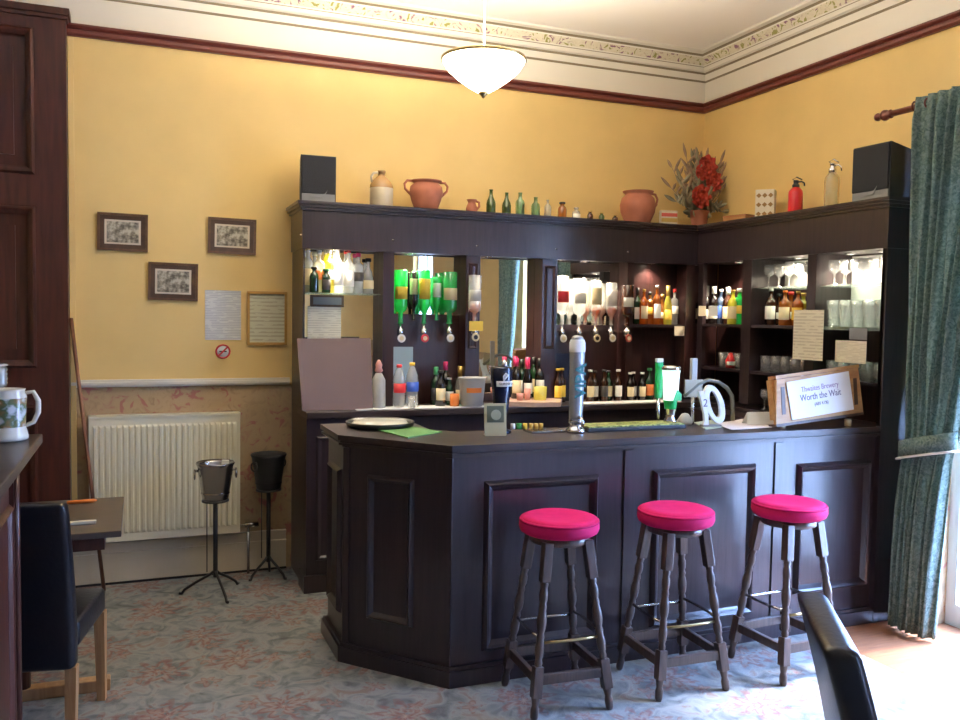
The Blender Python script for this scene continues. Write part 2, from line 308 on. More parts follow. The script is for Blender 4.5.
def mould(mb, x0, x1, z0, z1, y, wd=.035, dp=.018, horiz='x', out=-1, mtx=None):
    """raised picture-frame moulding on a vertical face: a bevelled ridge with mitred corners"""
    prof = [(0, 0), (.15, .55), (.35, 1), (.6, .75), (.8, .35), (1, 0)]
    loops = []
    for (t, h) in prof:
        i = wd*t; loops.append([(x0+i, y+out*dp*h, z0+i), (x1-i, y+out*dp*h, z0+i), (x1-i, y+out*dp*h, z1-i), (x0+i, y+out*dp*h, z1-i)])
    vs = []
    for lp in loops:
        r = []
        for v in lp:
            v = Vector(v) if horiz == 'x' else Vector((v[1], v[0], v[2]))
            if mtx: v = mtx @ v
            r.append(mb.bm.verts.new(v))
        vs.append(r)
    fs = []
    for a, b in zip(vs, vs[1:]):
        for k in range(4): fs.append(mb.bm.faces.new((a[k], a[(k+1)%4], b[(k+1)%4], b[k])))
    mb._fin(fs, False)

# ------------------------------------------------------------------ room shell
T = .2
struct(MB().box((XL-T, YF-T, -.1), (3.22, YB, 0)).obj('floor', carpet_mat()), 'blue grey carpet patterned with red flower medallions')
o = struct(MB().box((3.22, YF-T, -.1), (XR+T, YB, -.001)).obj('floor_boards', M['floorw']), 'orange brown floorboards beside the window')
struct(MB().box((XL-T, YF-T, ZC), (XR+T, YB+T, ZC+.1)).obj('ceiling', M['ceil']))
mb = MB()
mb.box((XL-T, YB, 0), (XR+T, YB+T, 1.155)); mb.mi = 1; mb.box((XL-T, YB, 1.155), (XR+T, YB+T, 3.13)); mb.mi = 2; mb.box((XL-T, YB, 3.13), (XR+T, YB+T, ZC))
struct(mb.obj('wall_back', [M['dado'], M['yellow'], M['cream']]))
def wall_with_holes(mb, x0, x1, ya, yb, holes):
    zb = [0, 1.155, 3.13, ZC]
    for k in range(3):
        mb.mi = k; z0, z1 = zb[k], zb[k+1]; y = ya
        for (h0, h1, hz) in holes:
            mb.box((x0, y, z0), (x1, h0, z1)); 
            if hz < z1: mb.box((x0, h0, max(z0, hz)), (x1, h1, z1))
            y = h1
        mb.box((x0, y, z0), (x1, yb, z1))
mb = MB(); wall_with_holes(mb, XR, XR+T, YF-T, YB, [(W2Y0, W2Y1, WZ1), (WY0, WY1, WZ1)]); struct(mb.obj('wall_right', [M['dado'], M['yellow'], M['cream']]))
mb = MB(); wall_with_holes(mb, XL-T, XL, YF-T, YB, []); struct(mb.obj('wall_left', [M['dado'], M['yellow'], M['cream']]))
mb = MB(); mb.box((XL, YF-T, 0), (XR, YF, 1.155)); mb.mi = 1; mb.box((XL, YF-T, 1.155), (XR, YF, 3.13)); mb.mi = 2; mb.box((XL, YF-T, 3.13), (XR, YF, ZC))
struct(mb.obj('wall_front', [M['dado'], M['yellow'], M['cream']]))
struct(MB().box((XR+T, -12, -.25), (30, 16, -.12)).obj('ground_outside', M['ground']))

def sweep_trim(name, prof, mats, label=None, ring=True):
    """profile (p out of the wall, z, material) run round the room with mitred corners"""
    mb = MB(); loops = []
    for (p, z, mi) in prof:
        loops.append([mb.bm.verts.new(v) for v in ((XL+p, YB-p, z), (XR-p, YB-p, z), (XR-p, YF+p, z), (XL+p, YF+p, z))])
    for i in range(len(prof)-1):
        for k in range(4):
            if not ring and k not in (0,): continue
            f = mb.bm.faces.new((loops[i][k], loops[i][(k+1)%4], loops[i+1][(k+1)%4], loops[i+1][k])); f.material_index = prof[i][2]
    return struct(mb.obj(name, mats), label)
sweep_trim('trim_1', [(0, 3.128, 0), (.022, 3.128, 0), (.034, 3.140, 0), (.034, 3.158, 0), (.022, 3.168, 0), (.040, 3.180, 0), (.040, 3.192, 0), (0, 3.195, 0)], [M['rail']], 'dark red brown picture rail')
sweep_trim('trim_2', [(0, 3.352, 1), (.004, 3.355, 1), (.004, 3.366, 0), (.006, 3.37, 0), (.02, 3.405, 1), (.026, 3.407, 1), (.026, 3.418, 0), (.045, 3.425, 0), (.06, 3.445, 1), (.064, 3.448, 0), (.072, 3.455, 2), (.104, 3.497, 0), (.11, 3.505, 1), (.114, 3.508, 1), (.125, 3.516, 0), (.16, 3.52, 0), (.17, 3.5295, 0)],
           [M['cream'], M['stripe'], M['band']], 'cream plaster cornice with painted flower band')
mb = MB()
for (z0, z1, p) in ((1.155, 1.168, .012), (1.168, 1.185, .030), (1.185, 1.198, .018)): mb.box((-.36, YB-p, z0), (.87, YB, z1))
struct(mb.obj('trim_3', M['cream']), 'cream dado rail')
mb = MB(); mb.box((-.36, YB-.022, .012), (.85, YB, .165)); mb.box((-.36, YB-.032, .165), (.85, YB, .185)); mb.box((-.36, YB-.016, .185), (.85, YB, .225)); mb.box((-.36, YB-.026, .225), (.85, YB, .245))
mb.mi = 1; mb.box((-.36, YB-.03, 0), (.85, YB, .012))
struct(mb.obj('baseboard_back', [M['skirt'], M['dark']]))

# tall mahogany door case at the left end of the back wall
dY = 5.27
d = struct(bpy.data.objects.new('door_1', None), 'tall dark mahogany panelled door'); COL.objects.link(d); d.location = (-1.0, dY, 0)
def L_(v, o): return (v[0]-o[0], v[1]-o[1], v[2]-o[2])
mb = MB(); O = (-1.0, dY, 0)
rows = [(.25, 1.07), (1.28, 2.155), (2.335, 3.115)]; cols_ = [(-1.45, -1.0-.09), (-.97, -.525)]
mb.box(L_((-1.60, dY+.03, 0), O), L_((-.365, YB, 3.2), O))
for x0, x1 in ((-1.60, -1.45), (-1.09, -.97), (-.525, -.365)): mb.box(L_((x0, dY, 0), O), L_((x1, dY+.03, 3.2), O))
for z0, z1 in ((0, .25), (1.07, 1.28), (2.155, 2.335), (3.115, 3.2)): mb.box(L_((-1.45, dY+.001, z0), O), L_((-.525, dY+.03, z1), O))
mb.box(L_((-1.64, dY-.03, 3.2), O), L_((-.345, YB, 3.235), O)); mb.box(L_((-1.62, dY-.015, 3.18), O), L_((-.355, YB, 3.2), O))
mb.obj('door_frame', M['mahog'], d)
for (z0, z1) in rows:
    for (x0, x1) in cols_:
        mb = MB(); mould(mb, x0-O[0]-.005, x1-O[0]+.005, z0-.005, z1+.005, .005, .045, .02); mb.box((x0-O[0]+.1, .018, z0+.1), (x1-O[0]-.1, .03, z1-.1)); mb.obj('panel', M['mahog'], d)
mb = MB(); mb.box(L_((-.363, YB-.02, .25), O), L_((-.335, YB, 3.12), O)); mb.obj('edge_strip', M['yellow'], d)

# french windows
def french_window(name, y0, y1):
    mb = MB(); t = .06
    cx = XR+.10
    for (a, b) in (((cx-.03, y0, 0), (cx+.03, y0+t, WZ1)), ((cx-.03, y1-t, 0), (cx+.03, y1, WZ1)), ((cx-.03, y0+t, WZ1-t), (cx+.03, y1-t, WZ1)), ((cx-.03, y0+t, 0), (cx+.03, y1-t, .12)), ((cx-.025, (y0+y1)/2-.035, .12), (cx+.025, (y0+y1)/2+.035, WZ1-t)), ((cx-.02, y0+t, 2.05), (cx+.02, y1-t, 2.10))): mb.box(a, b)
    o = struct(mb.obj(name, M['winf']), 'white framed french window')
    MB().box((cx-.003, y0+t, .12), (cx+.003, y1-t, WZ1-t)).obj('window_pane', M['pane'], o)
french_window('window_1', WY0, WY1); french_window('window_2', W2Y0, W2Y1)

# ------------------------------------------------------------------ radiator
a = onY(89, 415.5, 5.30); rx0, rx1, rz0, rz1 = -.27, .565, .262, .996; ry = 5.29
t = thing('radiator', 'long cream ribbed panel radiator under the dado rail', 'radiator', ((rx0+rx1)/2, ry, rz0)); W = rx1-rx0; Hh = rz1-rz0
mb = MB(); mb.box((-W/2, .012, 0), (W/2, .05, Hh-.012), bev=.004)
nr = 25
for k in range(nr):
    x = -W/2+.035 + (W-.07)*k/(nr-1)
    p = [(-.011, .016), (-.0085, 0), (.0085, 0), (.011, .016)]
    z0, z1 = .045, Hh-.055
    mb.hexa([(x-.011, .013, z0), (x+.011, .013, z0), (x+.011, .014, z0+.02), (x-.011, .014, z0+.02), (x-.011, .013, z1), (x+.011, .013, z1), (x+.011, .014, z1-.02), (x-.011, .014, z1-.02)]) if False else None
    vs = [(x-.012, .0125, z0), (x+.012, .0125, z0), (x+.012, .0125, z1), (x-.012, .0125, z1), (x-.007, 0, z0+.014), (x+.007, 0, z0+.014), (x+.007, 0, z1-.014), (x-.007, 0, z1-.014)]
    mb.hexa(vs)
mb.obj('panel', M['rad'], t)
MB().box((-W/2, 0.004, Hh-.012), (W/2, .085, Hh)).obj('top_grille', M['rad'], t)
mb = MB(); mb.tube([(W/2, .03, .04), (W/2+.05, .03, .04), (W/2+.05, .03, .0), (W/2+.05, .045, -.02)], .009); mb.tube([(W/2+.03, .03, .04), (W/2+.11, .03, .04)], .016); mb.tube([(W/2+.05, .03, .02), (W/2+.05, .03, -.262)], .008); mb.obj('valve', M['steel'], t)
mb = MB(); mb.box((-W/2+.05, .05, .1), (-W/2+.09, .092, Hh-.1)); mb.box((W/2-.09, .05, .1), (W/2-.05, .092, Hh-.1)); mb.obj('bracket', M['rad'], t)

# ------------------------------------------------------------------ pictures and notices on the back wall
def picture(px0, py0, px1, py1, label, tilt, name='framed_photograph', inner='photo'):
    A = onY(px0, py0, YB-.01); B = onY(px1, py1, YB-.01); cx, cz = (A.x+B.x)/2, (A.z+B.z)/2; w_, h_ = B.x-A.x, A.z-B.z
    t = thing(name, label, 'picture', (cx, YB, cz), 0, 'framed photographs on the yellow wall'); t.rotation_euler = (0, tilt, 0)
    mb = MB()
    def ring(o_, i_, y0, y1):
        for (a, b) in (((-w_/2+o_, y0, -h_/2+o_), (w_/2-o_, y1, -h_/2+i_)), ((-w_/2+o_, y0, h_/2-i_), (w_/2-o_, y1, h_/2-o_)), ((-w_/2+o_, y0, -h_/2+i_), (-w_/2+i_, y1, h_/2-i_)), ((w_/2-i_, y0, -h_/2+i_), (w_/2-o_, y1, h_/2-i_))): mb.box(a, b)
    ring(0, .014, -.018, -.002); mb.mi = 1; ring(.014, .038, -.013, -.002)
    mb.obj('frame', [M['frame'], M['framei']], t)
    MB().box((-w_/2+.037, -.010, -h_/2+.037), (w_/2-.037, -.002, h_/2-.037)).obj('mount', M['mount'], t)
    MB().box((-w_/2+.05, -.012, -h_/2+.048), (w_/2-.05, -.0095, h_/2-.048)).obj('photograph', M['photo'], t)
picture(97, 212, 148, 252, 'framed sepia photograph hanging furthest left on the yellow wall', .01)
picture(208, 217, 256, 255, 'framed sepia photograph hanging nearest the bar, above the white notice', .015)
picture(148, 262, 198, 301, 'framed sepia photograph hanging lowest, between and below the other two', .015)
A = onY(205, 290, YB-.004); B = onY(241, 340, YB-.004)
tag(MB().box((A.x, YB-.005, B.z), (B.x, YB-.001, A.z)).obj('paper_notice', M['noticep']), 'white printed notice taped to the wall beside the gilt certificate', 'notice')
A = onY(247, 291, YB-.01); B = onY(287, 345, YB-.01)
t = thing('framed_certificate', 'cream certificate in a thin gilt frame beside the bar shelving', 'picture', ((A.x+B.x)/2, YB, (A.z+B.z)/2)); w_, h_ = B.x-A.x, A.z-B.z
mb = MB()
for (a, b) in (((-w_/2, -.018, -h_/2), (w_/2, -.002, -h_/2+.016)), ((-w_/2, -.018, h_/2-.016), (w_/2, -.002, h_/2)), ((-w_/2, -.018, -h_/2+.016), (-w_/2+.016, -.002, h_/2-.016)), ((w_/2-.016, -.018, -h_/2+.016), (w_/2, -.002, h_/2-.016))): mb.box(a, b)
mb.obj('frame', M['gilt'], t); MB().box((-w_/2+.014, -.008, -h_/2+.014), (w_/2-.014, -.002, h_/2-.014)).obj('certificate', M['certp'], t)
c = onY(223, 351.5, YB-.003)
t = thing('no_smoking_sticker', 'small round red and white no smoking sticker below the white notice', 'sticker', (c.x, YB, c.z))
R90 = Matrix.Rotation(PI/2, 4, 'X')
MB().lathe([(0, .002), (.045, .002), (.045, .0005), (0, .0005)], n=28, mtx=R90).obj('disc', M['white'], t)
mb = MB(); mb.lathe([(.034, .0025), (.045, .0025), (.045, .0035), (.034, .0035), (.034, .0025)], n=28, mtx=R90); mb.box((-.038, -.0035, -.005), (.038, -.0022, .005), Matrix.Rotation(-PI/4, 4, 'Y')); mb.obj('prohibition_ring', M['redc'], t)
MB().box((-.022, -.0030, -.004), (.022, -.0021, .004)).obj('cigarette_symbol', M['blackc'], t)

# ------------------------------------------------------------------ back bar shelving (one fixed unit per wall)
ZT = 2.245; FY = 5.0; FX = 3.62; UX0 = .885
BY = 5.125   # back panel
unit = thing('back_bar_unit', 'long dark wooden back bar with mirrored bays along the yellow wall', 'bar shelving', (UX0, FY, 0))
O = (UX0, FY, 0)
mb = MB()   # end panel, posts
mb.box(L_((UX0, FY, 1.042), O), L_((UX0+.010, YB-.002, 1.974), O)); mb.obj('end_panel', M['bar'], unit)
posts = [(383, 394), (466, 480), (542, 557), (627, 633), (686, 694)]
pz0, pz1 = 1.042, 1.98
for (a, b) in posts:
    x0 = onY(a, 300, FY).x; x1 = onY(b, 300, FY).x
    mb = MB(); mb.box(L_((x0, FY, pz0), O), L_((x1, BY-.009, pz1), O))
    if x1-x0 > .09: mould(mb, x0+.015-O[0], x1-.015-O[0], pz0+.35, pz1-.05, 0, .02, .008)
    mb.obj('post', M['barR'], unit)
mb = MB(); mb.box(L_((UX0-.008, FY-.012, 1.975), O), L_((FX, FY+.02, 2.20), O)); mb.box(L_((UX0-.008, FY+.02, 1.975), O), L_((UX0+.012, YB-.002, 2.20), O)); mb.obj('fascia', M['bar'], unit)
mb = MB(); mb.box(L_((UX0-.02, FY-.026, 2.196), O), L_((FX, YB-.002, 2.212), O)); mb.box(L_((UX0-.032, FY-.04, 2.212), O), L_((FX-.04, YB-.002, 2.228), O)); mb.box(L_((UX0-.04, FY-.05, 2.228), O), L_((FX-.05, YB-.002, ZT), O)); mb.obj('cornice', M['bar'], unit)
MB().box(L_((UX0+.010, BY-.001, 1.042), O), L_((XR-.034, BY+.02, 2.19), O)).obj('back_panel', M['barR'], unit)
MB().box(L_((UX0+.010, FY+.02, 1.981), O), L_((FX, BY-.001, 2.0), O)).obj('soffit', M['bar'], unit)
MY = BY-.008
bays = [(303, 374, 1.10, 1.99), (394, 455, 1.60, 1.99), (480, 530, 1.10, 1.99), (557, 621, 1.50, 1.99), (632, 680, 1.57, 1.80)]
for i, (a, b, z0, z1) in enumerate(bays[:4]):
    x0 = onY(a, 300, FY).x-.0; x1 = onY(b, 300, FY).x+.09
    MB().box(L_((max(x0, UX0+.011), MY, z0), O), L_((x1, BY-.0015, z1), O)).obj('mirror', M['mirror'], unit)
for (x, y) in ((301, 235), (393, 240), (477, 246), (556, 249), (628, 252)):
    c = onY(x, y, FY-.013); MB().lathe([(0, .002), (.007, .0015), (.007, -.001), (0, -.001)], (c.x-O[0], c.y-O[1], c.z-O[2]), 10, mtx=R90).obj('screw_cap', M['steel'], unit)
# lower back counter
lc = thing('back_counter', 'low dark cabinet run under the mirrored back bar', 'cabinet', (UX0, 4.80, 0)); O2 = (UX0, 4.80, 0)
BZ = 1.04
mb = MB(); mb.box(L_((UX0, FY-.002, 0), O2), L_((UX0+.022, YB-.002, BZ), O2)); mb.box(L_((UX0-.005, 4.84, .1), O2), L_((3.42, FY-.002, BZ-.035), O2)); mb.box(L_((UX0-.02, 4.82, 0), O2), L_((3.42, FY-.002, .1), O2)); mould(mb, .05, .40, .18, .90, .04, .03, .012); mould(mb, .55, 1.15, .18, .90, .04, .03, .012); mould(mb, 1.3, 2.0, .18, .90, .04, .03, .012); mb.obj('body', M['bar'], lc)
MB().box(L_((3.42, 3.78, 0), O2), L_((FX-.002, FY-.003, BZ-.035), O2)).obj('return_body', M['bar'], lc)
mb = MB(); mb.box(L_((UX0-.01, 4.80, BZ-.035), O2), L_((FX-.004, BY-.002, BZ), O2), bev=.004); mb.obj('worktop', M['top'], lc)
# the pale raised shelf that catches the light
x0, x1 = onY(514, 402, 4.78).x, onY(568, 402, 4.78).x
tag(MB().box((1.17, 4.84, BZ+.001), (1.98, 4.98, BZ+.006)).obj('bar_towel', M['white']), 'long pale cloth laid along the back counter behind the bottles', 'towel')
tag(MB().prism([(x0, 5.11), (x0, 4.85), (x0+.13, 4.76), (x0+.3, 4.74), (x1-.03, 4.82), (x1+.03, 4.92), (x1+.03, 5.11)], BZ+.001, BZ+.03).obj('serving_board', M['warmtop']), 'pale pink serving board with curved front under the mirrored bay', 'board')
tag(MB().box((2.66, 4.83, BZ+.001), (3.40, 4.955, BZ+.006)).obj('bar_runner', M['white']), 'pale runner in front of the beer bottles on the back counter', 'bar mat')

ru = thing('side_bar_unit', 'dark wooden glass shelving unit on the right hand wall', 'bar shelving', (XR, 3.37, 0)); O3 = (XR, 3.37, 0)
MB().box(L_((FX, 3.37, 0), O3), L_((XR-.003, 3.40, 2.0), O3)).obj('end_panel', M['bar'], ru)
MB().box(L_((XR-.03, 3.40, 0), O3), L_((XR-.004, BY-.0015, 2.19), O3)).obj('back_panel', M['barR'], ru)
for (a, b) in ((742, 751), (806.5, 815.5), (884, 886)):
    y0 = onX(b, 300, FX).y; y1 = onX(a, 300, FX).y
    MB().box(L_((FX, max(y0, 3.401), 1.06), O3), L_((XR-.031, y1, 2.0), O3)).obj('post', M['bar'], ru)
MB().box(L_((FX, 4.93, 1.06), O3), L_((FX+.03, FY-.013, 2.0), O3)).obj('post', M['bar'], ru)
mb = MB(); mb.box(L_((FX-.012, 3.36, 1.985), O3), L_((FX+.02, FY-.013, 2.20), O3)); mb.box(L_((FX+.02, 3.36, 1.985), O3), L_((XR-.003, 3.38, 2.20), O3)); mb.obj('fascia', M['bar'], ru)
mb = MB(); mb.box(L_((FX-.026, 3.345, 2.196), O3), L_((XR-.003, FY-.027, 2.212), O3)); mb.box(L_((FX-.04, 3.335, 2.212), O3), L_((XR-.003, FY-.041, 2.228), O3)); mb.box(L_((FX-.05, 3.325, 2.228), O3), L_((XR-.003, FY-.051, ZT), O3)); mb.obj('cornice', M['bar'], ru)
MB().box(L_((FX+.02, 3.40, 1.987), O3), L_((XR-.031, FY, 2.0), O3)).obj('soffit', M['bar'], ru)
mb = MB(); mb.box(L_((FX, 3.401, 0), O3), L_((XR-.031, FY-.003, 1.03), O3)); mb.obj('lower_carcass', M['bar'], ru)
for (y, x, yy) in ((735, 262, 0), (782, 256, 0), (867, 250, 0)): 
    pass
def shelf_obj(parent, O_, a, b, m_): MB().box(L_(a, O_), L_(b, O_)).obj('shelf', m_, parent)
yA = onX(742, 300, FX).y; yB = onX(751, 300, FX).y; yC = onX(806.5, 300, FX).y; yD = onX(815.5, 300, FX).y; yE = 3.402
Z1, Z2, Z3, Z4 = 1.805, 1.57, 1.275, 1.045
shelf_obj(ru, O3, (FX+.01, yA, Z2-.018), (XR-.031, FY-.001, Z2), M['bar'])
shelf_obj(ru, O3, (FX+.01, yC, Z2-.018), (XR-.031, yB, Z2), M['bar']); shelf_obj(ru, O3, (FX+.03, yC, Z1-.008), (XR-.031, yB, Z1), M['shelfg'])
shelf_obj(ru, O3, (FX+.01, yE, Z2-.018), (XR-.031, yD, Z2), M['shelfg']); shelf_obj(ru, O3, (FX+.03, yE, Z1-.008), (XR-.031, yD, Z1), M['shelfg'])
for (a, b) in ((yC, yB), (yE, yD), (yA, FY-.001)): shelf_obj(ru, O3, (FX+.01, a, Z3-.018), (XR-.031, b, Z3), M['bar'])
MB().box(L_((XR-.035, yC, Z1), O3), L_((XR-.0305, yB, 1.98), O3)).obj('overexposure_backing', M['white'], ru)  # white panels added so the top shelves look overexposed
MB().box(L_((XR-.035, yE, Z2), O3), L_((XR-.0305, yD, 1.98), O3)).obj('overexposure_backing', M['white'], ru)
# glass / wooden shelves of the back unit
xq = lambda px: onY(px, 300, FY).x
ZS1 = 1.722; ZS5 = 1.56
MB().box(L_((UX0+.011, FY+.01, ZS1-.008), O), L_((xq(381)-.001, BY-.009, ZS1), O)).obj('glass_shelf', M['shelfg'], unit)
MB().box(L_((xq(633)+.001, FY+.01, ZS5-.02), O), L_((xq(686)-.001, BY-.001, ZS5), O)).obj('shelf', M['bar'], unit)
MB().box(L_((xq(694)+.001, FY+.02, Z2-.02), O), L_((XR-.032, BY-.001, Z2), O)).obj('shelf', M['bar'], unit) if False else None
for (a, b, z) in ((394, 455, 1.555), (557, 621, 1.50)):
    MB().box(L_((xq(a)+.001, FY+.115, z), O), L_((xq(b)-.001, FY+.135, z+.05), O)).obj('optic_rail', M['barR'], unit)
# downlights under the cornice
spots = [(1.08, 5.065), (xq(415), 5.07), (xq(491), 5.07), (xq(565), 5.07), (xq(596), 5.07), (xq(656), 5.07)]
spotr = [(3.78, (yA+FY)/2), (3.77, (yB+yC)/2), (3.77, (yD+yE)/2-.1), (3.77, (yD+yE)/2+.13)]
DL = 42
for k, (x, y) in enumerate(spots+spotr):
    t = thing('downlight', 'small round downlight set under the shelving cornice', 'light', (x, y, 1.9805 if x < 3.6 else 1.9865), 0, 'downlights under the cornice')
    MB().lathe([(.022, 0), (.034, 0), (.036, -.004), (.022, -.006), (.022, 0)], n=20).obj('trim_ring', M['chrome'], t)
    MB().lathe([(0, -.004), (.021, -.003), (.021, 0), (0, 0)], n=16).obj('bulb_face', M['hub'], t)
    lamp('SPOT', (x, y, 1.965), DL*(.45 if k == 5 else 1), (1, .83, .62), .02, (x, y+.02, 1.0), math.radians(130), .9)

# ------------------------------------------------------------------ bar counter
TOP = 1.05
outer = [(.836, 4.225), (.836, 3.818), (1.224, 3.365), (FX-.002, 3.365)]
inner = [(FX-.002, 3.775), (1.40, 3.775), (1.30, 3.89), (1.30, 4.225)]
def inset(d):   # outline moved inwards by d along the outer sides
    k = math.tan(PI/8)*d
    dv = Vector((1.224-.836, 3.365-3.818)).normalized(); nrm = Vector((-dv.y, dv.x))
    def isect(p, u, q, v_): 
        den = u.x*v_.y-u.y*v_.x; s_ = ((q.x-p.x)*v_.y-(q.y-p.y)*v_.x)/den; return p+u*s_
    B_ = isect(Vector((.836+d, 0)), Vector((0, 1)), Vector((.836, 3.818))+nrm*d, dv); C_ = isect(Vector((0, 3.365+d)), Vector((1, 0)), Vector((.836, 3.818))+nrm*d, dv)
    return [(.836+d, 4.225-abs(d)), (B_.x, B_.y), (C_.x, C_.y), (FX-.002, 3.365+d)]
ct = thing('bar_countertop', 'dark worn wooden countertop running round the bar', 'worktop', (2.2, 3.57, TOP-.055)); Oc = (2.2, 3.57, TOP-.055)
mb = MB(); loc2 = lambda P: [(x-Oc[0], y-Oc[1]) for x, y in P]
mb.prism(loc2(outer+inner), .032, .055); mb.prism(loc2(inset(.012)+inner), .020, .032); mb.prism(loc2(inset(.004)+inner), .010, .020); mb.prism(loc2(inset(.022)+inner), 0, .010)
mb.obj('top_slab', M['top'], ct)
bf = thing('bar_counter', 'dark panelled bar counter with angled left corner behind the stools', 'bar counter', (2.2, 3.57, 0)); Ob = (2.2, 3.57, 0)
lb = lambda P: [(x-Ob[0], y-Ob[1]) for x, y in P]
innb = [(FX-.002, 3.755), (1.42, 3.755), (1.28, 3.90), (1.28, 4.19)]
MB().prism(lb(inset(.035)+innb), .08, TOP-.0555).obj('body', M['bar'], bf)
mb = MB(); mb.prism(lb(inset(.006)+innb), 0, .07); mb.prism(lb(inset(.018)+innb), .07, .085); mb.obj('plinth', M['bar'], bf)
fy = 3.40-Ob[1]
for (x0, x1, z0, z1) in ((1.385, 1.95, .135, .885), (2.24, 2.838, .135, .89), (3.096, 3.59, .20, .875)):
    mb = MB(); mould(mb, x0-Ob[0], x1-Ob[0], z0, z1, fy, .045, .024); mb.obj('panel_moulding', M['bar'], bf)
for (x0, x1) in ((2.085, 2.134), (2.955, 3.003)):
    mb = MB(); mb.box((x0-Ob[0], fy-.008, .085), (x1-Ob[0], fy+.002, TOP-.06)); mb.mi = 1; mb.box((x0-Ob[0]-.006, fy-.001, .085), (x0-Ob[0], fy+.002, TOP-.06)); mb.obj('stile', [M['bar'], M['dark']], bf)
mb = MB(); mb.box((1.24-Ob[0], fy-.012, .19), (3.6-Ob[0], fy, .20)) if False else None
# moulding on the angled corner and on the end
i35 = inset(.035); B_, C_ = Vector(i35[1]), Vector(i35[2]); dv = (C_-B_); Ln = dv.length; ang = math.atan2(dv.y, dv.x)
mt = Matrix.Translation((B_.x-Ob[0], B_.y-Ob[1], 0)) @ Matrix.Rotation(ang, 4, 'Z')
mb = MB(); mould(mb, .13, Ln-.19, .22, .88, 0, .035, .02, mtx=mt); mb.obj('panel_moulding', M['bar'], bf)
mb = MB(); mb.box((0-.002, -.008, .085), (.03, .004, TOP-.06), mt); mb.box((Ln-.03, -.008, .085), (Ln+.002, .004, TOP-.06), mt); mb.obj('corner_stile', M['bar'], bf)
mb = MB(); mould(mb, i35[1][1]+.06-Ob[1], i35[0][1]-.05-Ob[1], .2, .88, .871-Ob[0], .035, .02, horiz='y'); mb.obj('panel_moulding', M['bar'], bf)

# ------------------------------------------------------------------ stools
LEGP = [(.0, 0), (.012, 0), (.0165, .015), (.017, .045), (.013, .06), (.016, .075), (.0185, .09)]
def turned(z0, z1):
    """turned section radii between two square blocks"""
    out = []; pat = [.012, .0155, .012, .0165, .0175, .018, .0165, .0135, .016, .012, .0165, .0185, .019, .0185, .0165, .0135, .016, .0125, .0165, .0175, .0165, .0125, .0155, .012]
    for i, r in enumerate(pat): out.append((r*1.05, z0+(z1-z0)*i/(len(pat)-1)))
    return out
def stool(cx, cy, rz, label):
    t = thing('bar_stool', label, 'stool', (cx, cy, 0), rz, 'magenta topped bar stools along the bar'); t.scale = (1, 1, 1.018)
    top, bot, hz = .088, .168, .675
    def P(sx, sy, z): k = top+(bot-top)*(1-z/hz); return Vector((sx*k, sy*k, z))
    for sx in (-1, 1):
        for sy in (-1, 1):
            mb = MB(); ax = (P(sx, sy, hz)-P(sx, sy, 0)).normalized(); rt = Matrix.Translation(P(sx, sy, 0)) @ Vector((0, 0, 1)).rotation_difference(ax).to_matrix().to_4x4()
            Lg = (P(sx, sy, hz)-P(sx, sy, 0)).length
            prof = [(0, 0), (.013, 0), (.0165, .012), (.0175, .04), (.013, .055), (.016, .07), (.0185, .085)]
            mb.lathe(prof+[(.0185, .09)], n=14, mtx=rt); mb.box((-.0195, -.0195, .085), (.0195, .0195, .205), rt, bev=.003)
            mb.lathe(turned(.203, .535), n=14, mtx=rt); mb.box((-.0195, -.0195, .53), (.0195, .0195, Lg), rt, bev=.003)
            mb.obj('leg', M['stool'], t)
    for z, kind in ((.15, 'w'), (.29, 'm')):
        for (a, b) in (((-1, -1), (1, -1)), ((1, -1), (1, 1)), ((1, 1), (-1, 1)), ((-1, 1), (-1, -1))):
            zz = z
            if kind == 'm': zz = z if a[1] == b[1] else z+.018
            p, q = P(*a, zz), P(*b, zz); dd = (q-p).normalized(); p += dd*.012; q -= dd*.012
            mb = MB()
            if kind == 'w':
                an = math.atan2(dd.y, dd.x); mt_ = Matrix.Translation((p+q)/2) @ Matrix.Rotation(an, 4, 'Z'); l2 = (q-p).length/2; mb.box((-l2, -.010, -.02), (l2, .010, .02), mt_, bev=.003); mb.obj('stretcher', M['stool'], t)
            else:
                mid = (p+q)/2; mid = mid+Vector((mid.x, mid.y, 0)).normalized()*.008
                mb.tube([p, p.lerp(mid, .5)+Vector((mid.x, mid.y, 0))*.02, mid, mid.lerp(q, .5)+Vector((mid.x, mid.y, 0))*.02, q], .0065, 8); mb.obj('foot_rail', M['brass'] if a[1] == b[1] == -1 else M['steel'], t)
    mb = MB(); mb.lathe([(0, .655), (.118, .655), (.125, .66), (.125, .692), (0, .692)], n=32); mb.obj('seat_frame', M['stool'], t)
    mb = MB(); mb.lathe([(0, .692), (.148, .692), (.162, .700), (.168, .716), (.167, .738), (.159, .753), (.143, .7595), (.11, .758), (.06, .751), (0, .748)], n=48)
    s_ = mb.obj('seat', M['velvet'], t)
    MB().lathe([(.1675, .741), (.166, .748), (.161, .7525), (.163, .744), (.1675, .741)], n=48).obj('piping', M['velvet'], s_)
stool(1.625, 3.150, math.radians(-3), 'bar stool with round magenta seat, leftmost of the three')
stool(2.188, 3.13, math.radians(-2), 'bar stool with round magenta seat, middle one of the three')
stool(2.775, 3.085, math.radians(3), 'bar stool with round magenta seat nearest the curtain')

